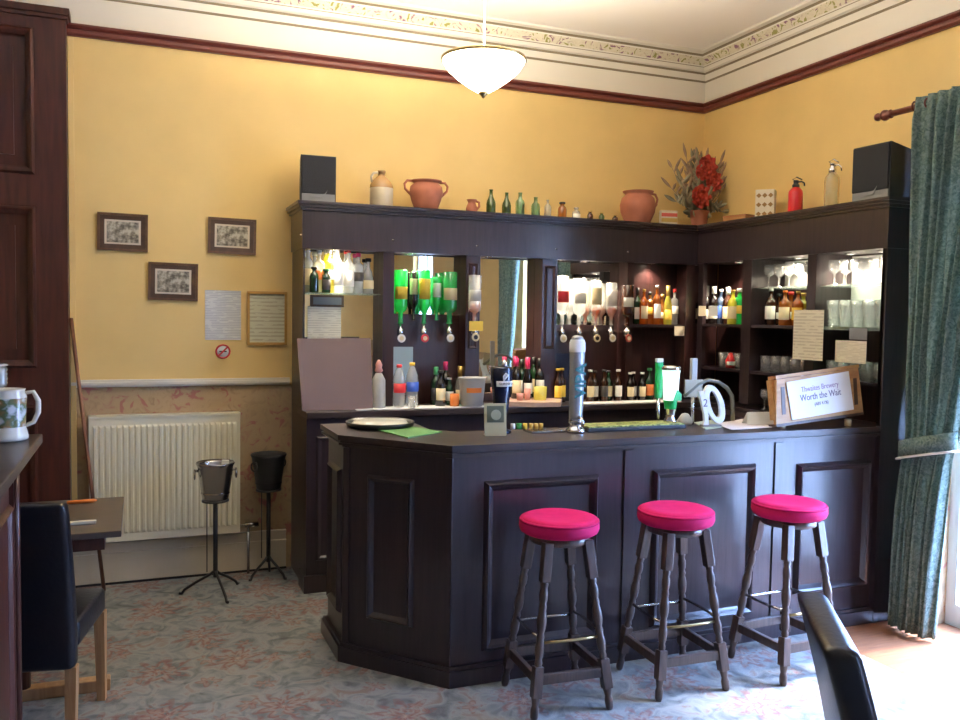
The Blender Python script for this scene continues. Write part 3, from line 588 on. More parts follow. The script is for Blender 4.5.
# ------------------------------------------------------------------ leather dining chairs
def leather_chair(cx, cy, rz, label, H_=.93, thick=.034):
    t = thing('dining_chair', label, 'chair', (cx, cy, 0), rz, 'black leather dining chairs')
    w_ = .20
    # back: curved slab, leaning back, front is +Y
    prof = []; n = 14
    for i in range(n+1):
        s_ = i/n; z = .30+(H_-.30)*s_; y = -.20-.10*max(0, (z-.42)/.5)**1.5*1.0; prof.append((y, z))
    mb = MB(); rows_ = []
    for i, (y, z) in enumerate(prof):
        th = thick
        rows_.append([(-w_, y-th, z), (w_, y-th, z), (w_, y+th, z), (-w_, y+th, z)])
    R_ = [[mb.bm.verts.new(v) for v in r] for r in rows_]; fs = []
    for a, b in zip(R_, R_[1:]):
        for k in range(4): fs.append(mb.bm.faces.new((a[k], a[(k+1)%4], b[(k+1)%4], b[k])))
    yt = prof[-1][0]
    cap = []
    for k in range(1, 6):
        a_ = PI*k/6; cap.append(None)
    fs.append(mb.bm.faces.new(R_[0][::-1])); fs.append(mb.bm.faces.new(R_[-1])); mb._fin(fs, False)
    o = mb.obj('backrest', M['leather'], t); bv = o.modifiers.new('bevel', 'BEVEL'); bv.width = .022; bv.segments = 4; bv.limit_method = 'ANGLE'
    for p in o.data.polygons: p.use_smooth = True
    mb = MB(); mb.box((-w_, -.165, .36), (w_, .24, .46)); o = mb.obj('seat', M['leather'], t); bv = o.modifiers.new('bevel', 'BEVEL'); bv.width = .018; bv.segments = 3
    for p in o.data.polygons: p.use_smooth = True
    for sx in (-1, 1):
        MB().hexa([(sx*.19-.016, .205-.016, 0), (sx*.19+.016, .205-.016, 0), (sx*.19+.016, .205+.016, 0), (sx*.19-.016, .205+.016, 0), (sx*.185-.021, .205-.021, .37), (sx*.185+.021, .205-.021, .37), (sx*.185+.021, .205+.021, .37), (sx*.185-.021, .205+.021, .37)]).obj('leg', M['oak'], t)
        MB().hexa([(sx*.19-.016, -.245-.016, 0), (sx*.19+.016, -.245-.016, 0), (sx*.19+.016, -.245+.016, 0), (sx*.19-.016, -.245+.016, 0), (sx*.185-.02, -.205-.02, .31), (sx*.185+.02, -.205-.02, .31), (sx*.185+.02, -.205+.02, .31), (sx*.185-.02, -.205+.02, .31)]).obj('leg', M['oak'], t)
    return t
leather_chair(-.375, 3.60, math.radians(-11), 'black leather dining chair pulled up to the dark table at left')
leather_chair(1.682, 1.296, math.radians(-124), 'black leather dining chair back showing at lower right before the bright floor', .935, .037)

# ------------------------------------------------------------------ left side: sideboard with jug, table, broom
SZ = 1.2
sb = thing('sideboard', 'tall dark sideboard at the left edge of the picture', 'sideboard', (-.75, 2.55, 0)); Os = (-.75, 2.55, 0)
mb = MB(); mb.box(L_((-1.30, 2.0, SZ-.03), Os), L_((-.29, 3.06, SZ), Os), bev=.005); mb.obj('top', M['top'], sb)
mb = MB(); mb.box(L_((-1.26, 2.05, .1), Os), L_((-.375, 3.0, SZ-.031), Os)); mb.box(L_((-1.28, 2.03, 0), Os), L_((-.36, 3.02, .1), Os)); mould(mb, 2.1-Os[1], 2.95-Os[1], .2, 1.0, -.375-Os[0], .035, .015, horiz='y', out=1); mb.obj('body', M['mahog'], sb)
mb = MB(); mb.box(L_((-.375, 2.955, .1), Os), L_((-.362, 3.005, SZ-.031), Os)); mb.tube([L_((-.36, 2.98, .12), Os), L_((-.36, 2.98, .9), Os), L_((-.36, 2.98, 1.1), Os)], .012); mb.obj('corner_post', M['mahog'], sb)
c = onZ(6, 441, SZ)
t = thing('painted_jug', 'white ceramic jug painted with a landscape on the dark sideboard', 'jug', (c.x, c.y, SZ))
MB().lathe([(0, .004), (.058, .004), (.062, .010), (.060, .02), (.054, .045), (.055, .10), (.058, .135), (.052, .15), (.055, .158), (.052, .158), (.048, .14), (.05, .1), (.048, .02), (0, .015)], n=32).obj('body', M['ceramic'], t)
MB().lathe([(.0545, .045), (.0556, .10), (.0585, .132)], n=24, a0=-2.6, a1=.2).obj('painted_scene', M['jugp'], t)
MB().tube([(.053, 0, .145), (.075, .002, .148), (.088, .004, .12), (.088, .004, .085), (.075, .002, .055), (.052, 0, .045)], [.006, .007, .008, .008, .007, .006], 8).obj('handle', M['ceramic'], t)
c = onZ(-4, 420, SZ)
t = thing('glass_candlestick', 'ribbed clear glass candlestick at the extreme left edge above the jug', 'candlestick', (c.x, c.y+.05, SZ))
MB().lathe([(0, 0), (.045, .002), (.045, .01), (.015, .03), (.012, .10), (.03, .12), (.034, .13), (.03, .138), (.034, .146), (.03, .154), (.034, .162), (.03, .17), (.034, .178), (.028, .19), (0, .19)], n=24).obj('stem', M['clear'], t)
MB().lathe([(.028, .191), (.035, .192), (.038, .196), (.028, .2), (0, .2), (0, .191), (.028, .191)], n=20).obj('drip_pan', M['clear'], t)

tt = thing('pub_table', 'dark low table against the radiator behind the leather chair', 'table', (-.42, 3.98, 0)); Ot = (-.42, 4.1, 0)
tt.location = Ot
mb = MB(); mb.box(L_((-.90, 3.56, .72), Ot), L_((-.068, 4.22, .745), Ot), bev=.004); mb.obj('tabletop', mat('dull_brown_tabletop', (.07, .052, .042), .35, noise=.1), tt)
MB().box(L_((-.86, 3.62, .66), Ot), L_((-.13, 4.16, .72), Ot)).obj('apron', M['mahog'], tt)
for (x, y) in ((-.85, 3.87), (-.45, 3.87)): MB().tube([L_((x, y, .05), Ot), L_((x, y, .66), Ot)], .03, 12).obj('leg', M['mahog'], tt)
MB().box(L_((-.92, 3.84, 0), Ot), L_((-.12, 3.90, .05), Ot), bev=.006).obj('foot', M['oak'], tt)
c = onZ(82, 504, .745)
tag(MB().tube([(-.06, 0, .009), (.045, .01, .009), (.06, .012, .009)], [.008, .009, .003], 10).obj('red_pen', M['orangec'], None, (c.x, c.y, .746)), 'thick orange red marker pen lying on the dark table', 'pen')
c = onZ(84, 524, .745)
tag(MB().box((-.06, -.012, 0), (.045, .012, .012), bev=.003).obj('folded_paper', M['creamc'], None, (c.x+.0, c.y, .746)), 'narrow folded cream paper on the near edge of the dark table', 'paper')
t = thing('broom', 'thin brown broom handle leaning in the corner beside the door', 'broom', (-.22, 5.20, 0))
p0 = onZ(104, 588, .02); p1 = onY(71, 318, 5.345)
t.location = (p0.x, p0.y, 0)
MB().tube([(0, 0, .004), (p1.x-p0.x, p1.y-p0.y, p1.z)], .0105, 10).obj('handle', wood('broom_wood', (.13, .045, .02), (.2, .08, .035), .5), t)
c = onZ(80, 582, .02); 
t = thing('paper_roll', 'small cream roll with dark end lying at the foot of the skirting', 'roll', (c.x, c.y, 0))
MB().tube([(-.06, 0, .024), (.05, 0, .024)], .022, 14).obj('roll', M['skirt'], t); MB().tube([(.0505, 0, .025), (.10, 0, .025)], .024, 14).obj('dark_end', M['framei'], t)

# ice buckets on stands
def ice_bucket(x, y, label, m_, rz=0, card=True, k=1.0):
    t = thing('ice_bucket_stand', label, 'ice bucket', (x, y, 0), rz, 'champagne buckets on stands')
    zb = .545
    mb = MB(); mb.lathe([(0, zb), (.066, zb), (.071, zb+.006), (.098, zb+.19), (.106, zb+.205), (.102, zb+.212), (.094, zb+.195), (.066, zb+.012), (0, zb+.01)], n=36); mb.lathe([(.075, zb+.03), (.079, zb+.036), (.077, zb+.042)], n=36); mb.obj('bucket', m_, t)
    for s_ in (-1, 1):
        mb = MB(); mb.tube([(s_*.09, 0, zb+.165), (s_*.112, 0, zb+.165)], .008, 8)
        ring = [(s_*.112, .026*math.cos(a), zb+.145+.026*math.sin(a)) for a in [2*PI*i/14 for i in range(15)]]; mb.tube(ring, .0045, 8); mb.obj('ring_handle', m_, t)
    mb = MB(); mb.lathe([(.062, zb-.012), (.074, zb-.012), (.074, zb-.002), (.062, zb-.002), (.062, zb-.012)], n=28); mb.lathe([(0, zb-.012), (.07, zb-.012), (.07, zb-.008), (0, zb-.008)], n=24)
    mb.tube([(0, 0, .10), (0, 0, zb-.01)], .013, 12); mb.obj('stand_pole', M['iron'], t)
    mb = MB(); mb.tube([(-.045, .01, .13), (-.045, .01, zb-.01)], .003, 6); mb.obj('thin_rod', M['iron'], t)
    for j in range(3):
        a = -PI/2+2*PI*j/3+.25; dx, dy = math.cos(a), math.sin(a)
        dx *= k; dy *= k; MB().tube([(0, 0, .14), (.03*dx, .03*dy, .115), (.11*dx, .11*dy, .07), (.17*dx, .17*dy, .03), (.185*dx, .185*dy, .008), (.20*dx, .20*dy, .010)], .008, 8).obj('foot', M['iron'], t)
    if card: MB().box((-.025, -.02, zb+.15), (.012, .01, zb+.222), Matrix.Rotation(.08, 4, 'Y')).obj('card', M['creamc'], t)
ice_bucket(.395, 4.98, 'polished steel ice bucket on black stand in front of the radiator', M['steel'])
ice_bucket(.718, 5.19, 'black ice bucket on dark stand in shadow between radiator and bar', M['iron'], .6, False, .62)

# ------------------------------------------------------------------ pendant lamp
t = thing('pendant_lamp', 'glowing upturned glass bowl pendant lamp hanging above the bar', 'lamp', (1.434, 3.60, 2.57))
MB().lathe([(0, .024), (.03, .028), (.07, .052), (.12, .088), (.16, .124), (.182, .158), (.186, .168), (.181, .166), (.155, .124), (.115, .091), (.067, .057), (.03, .034), (0, .030)], n=48).obj('glass_bowl', M['bowl'], t)
mb = MB(); mb.lathe([(.184, .164), (.191, .166), (.191, .176), (.184, .178), (.184, .164)], n=48); mb.obj('rim', M['brass'], t)
mb = MB(); mb.lathe([(0, 0), (.006, .004), (.010, .012), (.020, .02), (.022, .028), (0, .0295)], n=16); mb.obj('finial', M['brass'], t)
mb = MB()
mb.tube([(0, 0, .03), (0, 0, ZC-2.57-.03)], .003, 8); mb.lathe([(0, ZC-2.57-.04), (.04, ZC-2.57-.03), (.055, ZC-2.57-.002), (0, ZC-2.57-.001)], n=20); mb.obj('chain', M['cream'], t)
lamp('POINT', (1.434, 3.60, 2.685), 330, (1, .93, .80), .05)
lamp('POINT', (1.434, 3.60, 2.80), 28, (1, .83, .56), .08)

# ------------------------------------------------------------------ curtains and pole
t = thing('curtain_pole', 'dark turned wooden curtain pole with finial above the window', 'curtain pole', (3.70, 2.30, 2.70))
MB().tube([(0, -1.45, 0), (0, 1.15, 0)], .017, 14).obj('pole', M['rail'], t)
for s_, y_ in ((1, 1.15), (-1, -1.45)):
    mb = MB(); mb.lathe([(0, 0), (.017, 0), (.024, .008), (.016, .018), (.028, .035), (.03, .05), (.018, .068), (.012, .075), (.022, .09), (.018, .105), (0, .115)], n=16, mtx=Matrix.Translation((0, y_, 0)) @ Matrix.Rotation(-s_*PI/2, 4, 'X')); mb.obj('finial', M['rail'], t)
for y_ in (.96, -1.33): mb = MB(); mb.box((0, y_-.012, -.012), (.218, y_+.012, .012)); mb.obj('bracket', M['rail'], t)
def curtain(label, ytop, ytie, ybot, lean, ret=0):
    t = thing('curtain', label, 'curtain', (3.68, (ytop[0]+ytop[1])/2, 0), 0, 'teal curtains on the window'); oy = t.location.y
    nz, ny = 48, 110; mb = MB(); V = []
    def lerp(a, b, k): return a+(b-a)*k
    for i in range(nz+1):
        z = .02+(2.735-.02)*i/nz
        if z > 1.0: k = min(1, (z-1.0)/1.7); k2 = k**.8; e = [lerp(ytie[j], ytop[j], k2) for j in (0, 1)]
        else: k = (1.0-z)/.98; k2 = k**.5; e = [lerp(ytie[j], ybot[j], k2) for j in (0, 1)]
        pinch = math.exp(-((z-1.0)/.22)**2); amp = .030*(1-.55*pinch); row = []
        head = min(1, max(0, (z-2.62)/.08))
        for j in range(ny+1):
            s_ = j/ny; y = lerp(e[0], e[1], s_)
            ph = s_*2*PI*9; x = amp*(math.sin(ph+.6*math.sin(z*2.1))+.35*math.sin(2.3*ph+z*1.7)); x = x*(1-.5*head)+ ret*max(0, (s_-.94)/.06)**1.5 + .02*math.sin(PI*s_)*(-1)*(1-pinch*.2) - .01  # hidden edge bent back to the wall, added to block window light
            row.append(mb.bm.verts.new((x+.0, y-oy+.006*math.sin(ph*.5+z*3), z)))
        V.append(row)
    fs = [mb.bm.faces.new((V[i][j], V[i][j+1], V[i+1][j+1], V[i+1][j])) for i in range(nz) for j in range(ny)]; mb._fin(fs, True)
    o = mb.obj('drape', M['curtain'], t); s = o.modifiers.new('thick', 'SOLIDIFY'); s.thickness = .006
    c0 = (ytie[0]+ytie[1])/2-oy; w2 = (ytie[1]-ytie[0])/2
    ring = [(.065*math.sin(a)-.015, c0+(w2+.015)*math.cos(a), .985+.045*math.cos(a)*lean) for a in [2*PI*i/24 for i in range(25)]]
    mb = MB(); R_ = []
    for p in ring: R_.append([mb.bm.verts.new((p[0], p[1], p[2]-.045)), mb.bm.verts.new((p[0], p[1], p[2]+.045))])
    mb._fin([mb.bm.faces.new((R_[i][0], R_[i+1][0], R_[i+1][1], R_[i][1])) for i in range(24)], True)
    o = mb.obj('tieback', M['curtain'], t); s = o.modifiers.new('thick', 'SOLIDIFY'); s.thickness = .006
    MB().tube([(p[0]*1.08-.001, c0+(p[1]-c0)*1.03, p[2]-.048) for p in ring], .006, 8).obj('cord_trim', M['cord'], t)
    mb = MB()
    for j in range(8): y_ = ytop[0]-oy+(ytop[1]-ytop[0])*(j+.5)/8; rg = [(.023*math.cos(a), y_, 2.70+.023*math.sin(a)) for a in [2*PI*i/12 for i in range(13)]]; mb.tube(rg, .005, 6)
    mb.obj('rings', M['rail'], t)
curtain('teal patterned curtain tied back beside the dark shelving', (2.72, 3.325), (2.97, 3.27), (3.05, 3.32), -1, .19)
curtain('teal patterned curtain at the far side of the window from the bar', (1.62, 2.16), (1.64, 1.90), (1.62, 1.92), 1)

# ------------------------------------------------------------------ speakers on top of the shelving
def speaker(cx, cy, rz, w_, dp, h_, label, z=ZT, taper=.0):
    t = thing('loudspeaker', label, 'speaker', (cx, cy, z), rz, 'black speakers on top of the shelving')
    x, y = w_/2, dp/2
    MB().hexa([(-x, -y, .004), (x, -y, .004), (x*.8, y, .004), (-x*.8, y, .004), (-x, -y, h_), (x, -y, h_), (x*.8, y, h_-taper), (-x*.8, y, h_-taper)]).obj('cabinet', M['black'], t)
    mb = MB(); mb.box((-x+.006, -y-.012, .055), (x-.006, -y-.0005, h_-.006), bev=.004); mb.obj('grille', M['grille'], t)
    mb = MB(); mb.box((-x+.006, -y-.006, .01), (x-.006, -y-.0005, .053)); mb.obj('base_panel', M['grey'], t)
    MB().prism([(-.05, .03), (.03, .033), (.052, .075), (.035, .055), (.02, .05), (-.05, .05)], 0, .003, Matrix.Translation((0, -y-.012, 0)) @ R90).obj('badge', M['grey'], t)
speaker(.982, 5.14, math.radians(-2), .205, .20, .275, 'black loudspeaker at the left end of the shelving top')
speaker(3.75, 3.525, math.radians(-88), .245, .21, .30, 'large black loudspeaker on the shelving top beside the curtain', taper=.03)

# ------------------------------------------------------------------ pots and old bottles along the shelving top
c = onY(380, 209, 5.2)
t = thing('stoneware_flagon', 'cream and brown stoneware flagon on the shelving top', 'flagon', (c.x, 5.17, ZT))
MB().lathe([(0, 0), (.068, 0), (.072, .006), (.072, .125), (.072, .13)], n=32).obj('body', M['stone'], t)
MB().lathe([(.072, .13), (.070, .148), (.055, .175), (.032, .197), (.020, .207), (.019, .222), (.024, .224), (.024, .238), (.014, .238), (.014, .21), (0, .20)], n=32).obj('glazed_shoulder', M['stoneb'], t)
MB().tube([(-.022, 0, .225), (-.05, 0, .222), (-.064, 0, .2), (-.060, 0, .165)], .008, 8).obj('handle', M['stone'], t)
def pot(name, cx, prof, handles, label, cat, y=5.17):
    t = thing(name, label, cat, (cx, y, ZT)); MB().lathe(prof, n=36).obj('body', M['terra'], t)
    for h in handles: MB().tube(h, [.008]*len(h), 8).obj('handle', M['terra'], t)
    return t
c = onY(424.5, 212, 5.2)
pot('two_handled_amphora', c.x, [(0, 0), (.062, 0), (.066, .004), (.092, .07), (.106, .12), (.100, .16), (.080, .178), (.078, .185), (.096, .192), (.098, .198), (.088, .198), (.072, .184), (.07, .16), (0, .02)],
    [[(s*.088, 0, .192), (s*.125, 0, .192), (s*.142, 0, .17), (s*.138, 0, .14), (s*.10, 0, .105)] for s in (-1, 1)], 'round terracotta pot with two looped handles beside the flagon', 'pot')
c = onY(470, 215, 5.2)
pot('small_pitcher', c.x, [(0, 0), (.030, 0), (.036, .02), (.038, .045), (.028, .07), (.024, .08), (.032, .098), (.034, .1), (.030, .1), (.02, .08), (0, .01)], [[(.028, 0, .092), (.05, 0, .085), (.052, 0, .06), (.034, 0, .04)]], 'small red terracotta pitcher next to the old glass bottles', 'jug')
c = onY(638, 224, 5.2)
pot('terracotta_jug', c.x-.03, [(0, 0), (.078, 0), (.085, .01), (.118, .09), (.124, .14), (.112, .185), (.092, .205), (.09, .215), (.106, .228), (.108, .234), (.096, .234), (.082, .21), (.08, .19), (0, .02)], [[(.10, 0, .226), (.14, 0, .222), (.158, 0, .19), (.15, 0, .15), (.115, 0, .11)]], 'large terracotta jug with one handle beside the dried flowers', 'jug', 5.16)
_bm = {}
def bottle_mesh(kind, r, h, seg=20):
    k = (kind, round(r, 4), round(h, 4))
    if k in _bm: return _bm[k]
    S = {
        'spirit': [(0, 0), (.9, 0), (1, .02), (1, .60), (.93, .66), (.6, .73), (.34, .78), (.32, .93), (.38, .94), (.38, .96), (0, .96)],
        'gin': [(0, 0), (.92, 0), (1, .015), (1, .64), (.96, .69), (.7, .735), (.36, .76), (.34, .92), (.4, .93), (.4, .96), (0, .96)],
        'wine': [(0, 0), (.9, 0), (1, .02), (1, .56), (.92, .63), (.6, .70), (.38, .76), (.34, .95), (.4, .955), (.4, .985), (0, .985)],
        'champ': [(0, 0), (.9, 0), (1, .02), (1, .45), (.85, .57), (.55, .68), (.38, .78), (.34, .95), (.42, .955), (.42, .985), (0, .985)],
        'beer': [(0, 0), (.9, 0), (1, .03), (1, .58), (.88, .66), (.5, .74), (.42, .82), (.40, .94), (.46, .95), (.46, .985), (0, .985)],
        'decanter': [(0, 0), (.95, 0), (1, .02), (.95, .45), (.7, .62), (.35, .74), (.32, .9), (.45, .93), (.45, .96), (0, .96)],
        'round': [(0, 0), (.7, 0), (.95, .1), (1, .3), (.9, .48), (.6, .6), (.34, .68), (.32, .93), (.4, .94), (.4, .96), (0, .96)],
        'pet': [(0, 0), (.75, 0), (1, .05), (.95, .25), (1, .33), (.92, .45), (1, .58), (.9, .72), (.5, .88), (.34, .92), (.34, .97), (0, .97)],
        'jar': [(0, 0), (.9, 0), (1, .04), (1, .62), (.8, .74), (.45, .80), (.45, .88), (.6, .9), (.6, 1), (0, 1)],
    }[kind]
    R = {'spirit': (.36, .93, .9), 'gin': (.42, .9, .9), 'wine': (.42, .80, .1), 'champ': (.45, .72, .1), 'beer': (.5, .93, .2), 'decanter': (.5, .9, .2), 'round': (.42, .9, .1), 'pet': (.4, .925, .2), 'jar': (.62, .9, .1)}[kind]
    me = MB().lathe([(a*r, b*h) for a, b in S], n=seg).mesh('bottle_body', M['clear'])
    la = {'spirit': (.16, .52), 'gin': (.30, .52), 'wine': (.14, .46), 'champ': (.12, .38), 'beer': (.16, .50), 'decanter': (.14, .38), 'round': (.2, .4), 'pet': (.34, .56), 'jar': (.12, .55)}[kind]
    lm = MB().lathe([(r*1.015, la[0]*h), (r*1.02, la[0]*h+.001), (r*1.02, la[1]*h), (r*1.0, la[1]*h)], n=12, a0=-PI/2-1.25, a1=-PI/2+1.25).mesh('paper_label', M['white'])
    cm = MB().lathe([(R[0]*r*.95, R[1]*h), (R[0]*r*1.12, R[1]*h+.001), (R[0]*r*1.12, h*.998), (0, h*1.0)], n=12).mesh('bottle_cap', M['white'])
    _bm[k] = (me, lm, cm); return _bm[k]
def bottle(name, kind, r, h, gl, lab, cap, loc, label, cat='bottle', group=None, inv=False, rz=0, scale=(1, 1, 1)):
    me, lm, cm = bottle_mesh(kind, r, h); t = thing(name, label, cat, loc, rz, group)
    t.scale = scale
    if inv: t.rotation_euler = (PI, 0, rz+PI); t.rotation_euler = (0, PI, rz)
    def part(nm, me_, m_):
        o = link(nm, me_, t); o.material_slots[0].link = 'OBJECT'; o.material_slots[0].material = M[m_]; return o
    part('glass_body', me, gl)
    if lab: part('paper_label', lm, lab)
    if cap: part('cap', cm, cap)
    return t
old = [(489, .032, .135, 'oldgreen', 'champ', 'dark green old bottle, first after the small red pitcher'), (504.5, .031, .125, 'oldgreen', 'champ', 'dark green old bottle, slightly shorter, second after the small red pitcher'),
       (518, .031, .13, 'agreen', 'beer', 'tall pale green old bottle beside the dark green pair'), (533.5, .031, .112, 'agreen', 'beer', 'shorter pale green old bottle with tapering neck'), (545.5, .026, .105, 'clear', 'spirit', 'thin pale clear old bottle left of the amber one')]
for (px, r, h, g, k, lb_) in old: c = onY(px, 217, 5.17); bottle('antique_bottle', k, r*.95, h*1.27, g, None, None, (c.x, 5.14, ZT), lb_, group='old glass bottles on the shelving top')
c = onY(562, 220, 5.17); bottle('antique_bottle', 'jar', .030, .125, 'amber', None, 'blackc', (c.x, 5.17, ZT), 'squat amber old bottle with wide neck', group='old glass bottles on the shelving top')
c = onY(576, 220, 5.17); bottle('antique_bottle', 'jar', .028, .095, 'clear', 'lwhite', None, (c.x, 5.17, ZT), 'squat clear old jar with white label right of the amber bottle', group='old glass bottles on the shelving top')
for (px, h, lb_, g) in ((590, .05, 'tiny dark glass jar, first of three small ones before the jug', 'brown'), (601.5, .046, 'tiny olive glass jar, second of three small ones before the jug', 'oldgreen'), (615, .040, 'tiny brown glass jar, third and nearest to the large jug', 'brown')):
    c = onY(px, 221, 5.17); bottle('miniature_jar', 'jar', .020, h*1.6, g, None, 'goldc', (c.x, 5.17, ZT), lb_, 'jar', group='tiny jars on the shelving top')
c = onY(660.5, 226, 5.16); tag(MB().tube([(0, 0, 0), (0, 0, .10)], .022, 14).obj('brown_canister', M['stoneb'], None, (c.x+.01, 5.16, ZT)), 'small brown canister between the large jug and the striped box', 'canister')
c = onY(670.5, 226, 5.05)
t = thing('striped_box', 'small cream box with red band beside the dried flowers', 'box', (c.x, 5.08, ZT), -.2)
MB().box((-.06, -.02, 0), (.06, .02, .105), bev=.002).obj('carton', M['creamc'], t); MB().box((-.058, -.0215, .062), (.058, -.0205, .086)).obj('red_band', M['offset'], t); MB().box((-.058, -.0215, .025), (.058, -.0205, .052)).obj('gold_band', M['goldc'], t)

# dried flower arrangement in the corner
t = thing('dried_flower_arrangement', 'dried leaves and red silk flowers in a terracotta pot in the corner', 'flowers', (3.71, 5.12, ZT)); t.scale = (1.08, .85, 1.14)
MB().lathe([(0, 0), (.045, 0), (.05, .01), (.066, .09), (.07, .095), (.07, .11), (.06, .11), (.055, .09), (0, .085)], n=28).obj('pot', M['terra'], t)
rng = random.Random(11)
def blade(mb, p0, p1, wd, bend):
    p0, p1 = Vector(p0), Vector(p1); n = 7; ax = p1-p0; side = ax.cross(Vector((0.3, 1, 0.1))).normalized(); up = side.cross(ax).normalized(); Lf = []; 
    for i in range(n+1):
        s_ = i/n; c = p0+ax*s_+up*bend*math.sin(PI*s_)*ax.length; ww = wd*math.sin(PI*min(1, s_*.92+.06))**.8
        Lf.append([mb.bm.verts.new(c+side*ww), mb.bm.verts.new(c+up*.0035), mb.bm.verts.new(c-side*ww), mb.bm.verts.new(c-up*.0035)])
    fs = []
    for a, b in zip(Lf, Lf[1:]):
        for k in range(4): fs.append(mb.bm.faces.new((a[k], a[(k+1)%4], b[(k+1)%4], b[k])))
    fs.append(mb.bm.faces.new(Lf[0][::-1])); fs.append(mb.bm.faces.new(Lf[-1])); mb._fin(fs, True)
def spray(mb, n, spread, zl, wd, rn):
    for i in range(n):
        a = PI*(rn.random()*1.0)+PI*.5*(1 if rn.random() > .5 else -1); sx_ = rn.uniform(-1, 1)
        tip = Vector((sx_*spread, rn.uniform(-.10, .10), rn.uniform(*zl)*(1-.25*abs(sx_)))); b = Vector((sx_*.03, rn.uniform(-.02, .02), .09)); mb.tube([b, b.lerp(tip, .5)+Vector((sx_*.03, 0, .02)), tip], [.0035, .003, .002], 5)
        dd = (tip-b)
        for j in range(5):
            q = b+dd*(.35+.14*j); out = Vector((rn.choice((-1, 1))*rn.uniform(.5, 1), rn.uniform(-.8, .8), rn.uniform(.6, 1.6))).normalized(); blade(mb, q, q+out*rn.uniform(.05, .11), wd, rn.uniform(-.15, .15))
        blade(mb, tip, tip+dd.normalized()*rn.uniform(.05, .1), wd, .05)
mb = MB(); spray(mb, 34, .19, (.20, .50), .010, rng); mb.obj('brown_foliage', M['leafb'], t)
mb = MB(); spray(mb, 26, .19, (.12, .46), .012, rng)
for i in range(16): a = 2*PI*i/16; blade(mb, (.03*math.cos(a), .03*math.sin(a), .1), (.12*math.cos(a), .09*math.sin(a), .12+.05*math.sin(i*2.3)), .02, .15)
mb.obj('grey_green_foliage', M['leafg'], t)
for (dx, dz, s_) in ((-.055, .185, 1.4), (.045, .285, 1.2), (-.01, .37, 1.35), (-.045, .335, 1.0)):
    mb = MB(); c = Vector((dx, -.085, dz))
    for ring_, (nn, rr, el) in enumerate(((6, .03, .3), (7, .048, .65), (8, .062, 1.05))):
        for k in range(nn):
            a = 2*PI*k/nn+ring_*.4; out = Vector((math.cos(a)*math.sin(el), -math.cos(el), math.sin(a)*math.sin(el))); blade(mb, c+out*.004, c+out*rr*s_, .021*s_, .25)
    mb.sphere(c-Vector((0, .02, 0)), .012*s_, 8); mb.obj('red_flower', M['petal'], t)

def onTopR(px, py, X=3.76): return onX(px, py, X)
c = onTopR(735, 220); t = thing('wicker_box', 'low orange brown box lying right of the dried flowers', 'box', (3.78, c.y, ZT), .25)
MB().box((-.05, -.10, 0), (.05, .08, .058), bev=.003).obj('case', mat('tan_box', (.40, .18, .06), .6, noise=.15), t); MB().box((-.052, -.102, .045), (.052, .082, .062), bev=.003).obj('lid', mat('tan_lid', (.34, .14, .05), .6), t)
c = onTopR(764, 218); t = thing('patterned_carton', 'tall cream carton printed with dark diamonds', 'box', (3.77, c.y, ZT), math.radians(-48)); t.scale = (1.3, 1.3, 1.25)
MB().box((-.045, -.038, 0), (.045, .038, .155), bev=.002).obj('carton', M['creamc'], t)
mb = MB()
for i in range(3):
    for j in range(3): mb.box((-.009, -.0392, -.009), (.009, -.0382, .009), Matrix.Translation((-.028+.028*i, 0, .03+.047*j)) @ Matrix.Rotation(PI/4, 4, 'Y'))
for i in range(2):
    for j in range(3): mb.box((-.0462, -.009, -.009), (-.0452, .009, .009), Matrix.Translation((0, -.018+.036*i, .03+.047*j)) @ Matrix.Rotation(PI/4, 4, 'X'))
mb.obj('diamond_print', M['stoneb'], t)
def siphon(px, body_m, label, r, h, lab=False):
    c = onTopR(px, 212); t = thing('soda_siphon', label, 'siphon', (3.76, c.y, ZT), math.radians(-60), 'soda siphons on the shelving top'); t.scale = (1.12, 1.12, 1.15)
    MB().lathe([(0, 0), (r*.95, 0), (r, .008), (r, h*.62), (r*.92, h*.70), (r*.6, h*.77), (r*.42, h*.80), (r*.42, h*.82), (0, h*.82)], n=28).obj('flask', body_m, t)
    mb = MB(); mb.lathe([(0, h*.80), (r*.5, h*.80), (r*.52, h*.87), (r*.36, h*.89), (r*.34, h*.97), (r*.45, h*.98), (r*.2, h), (0, h)], n=16); mb.tube([(0, 0, h*.94), (r*.8, 0, h*.95), (r*1.15, 0, h*.90), (r*1.2, 0, h*.82)], r*.11, 8); mb.tube([(0, 0, h*.98), (-r*.5, 0, h*1.03), (r*.1, 0, h*1.08), (r*.85, 0, h*1.0)], r*.09, 8)
    mb.obj('siphon_head', M['blackc'] if body_m is M['red'] else M['chrome'], t)
siphon(795, M['red'], 'bright red soda siphon with black head', .039, .19)
siphon(831, glass('clear_old_glass', (.90, .86, .70), .68, .6), 'clear glass soda siphon beside the large speaker', .038, .24)

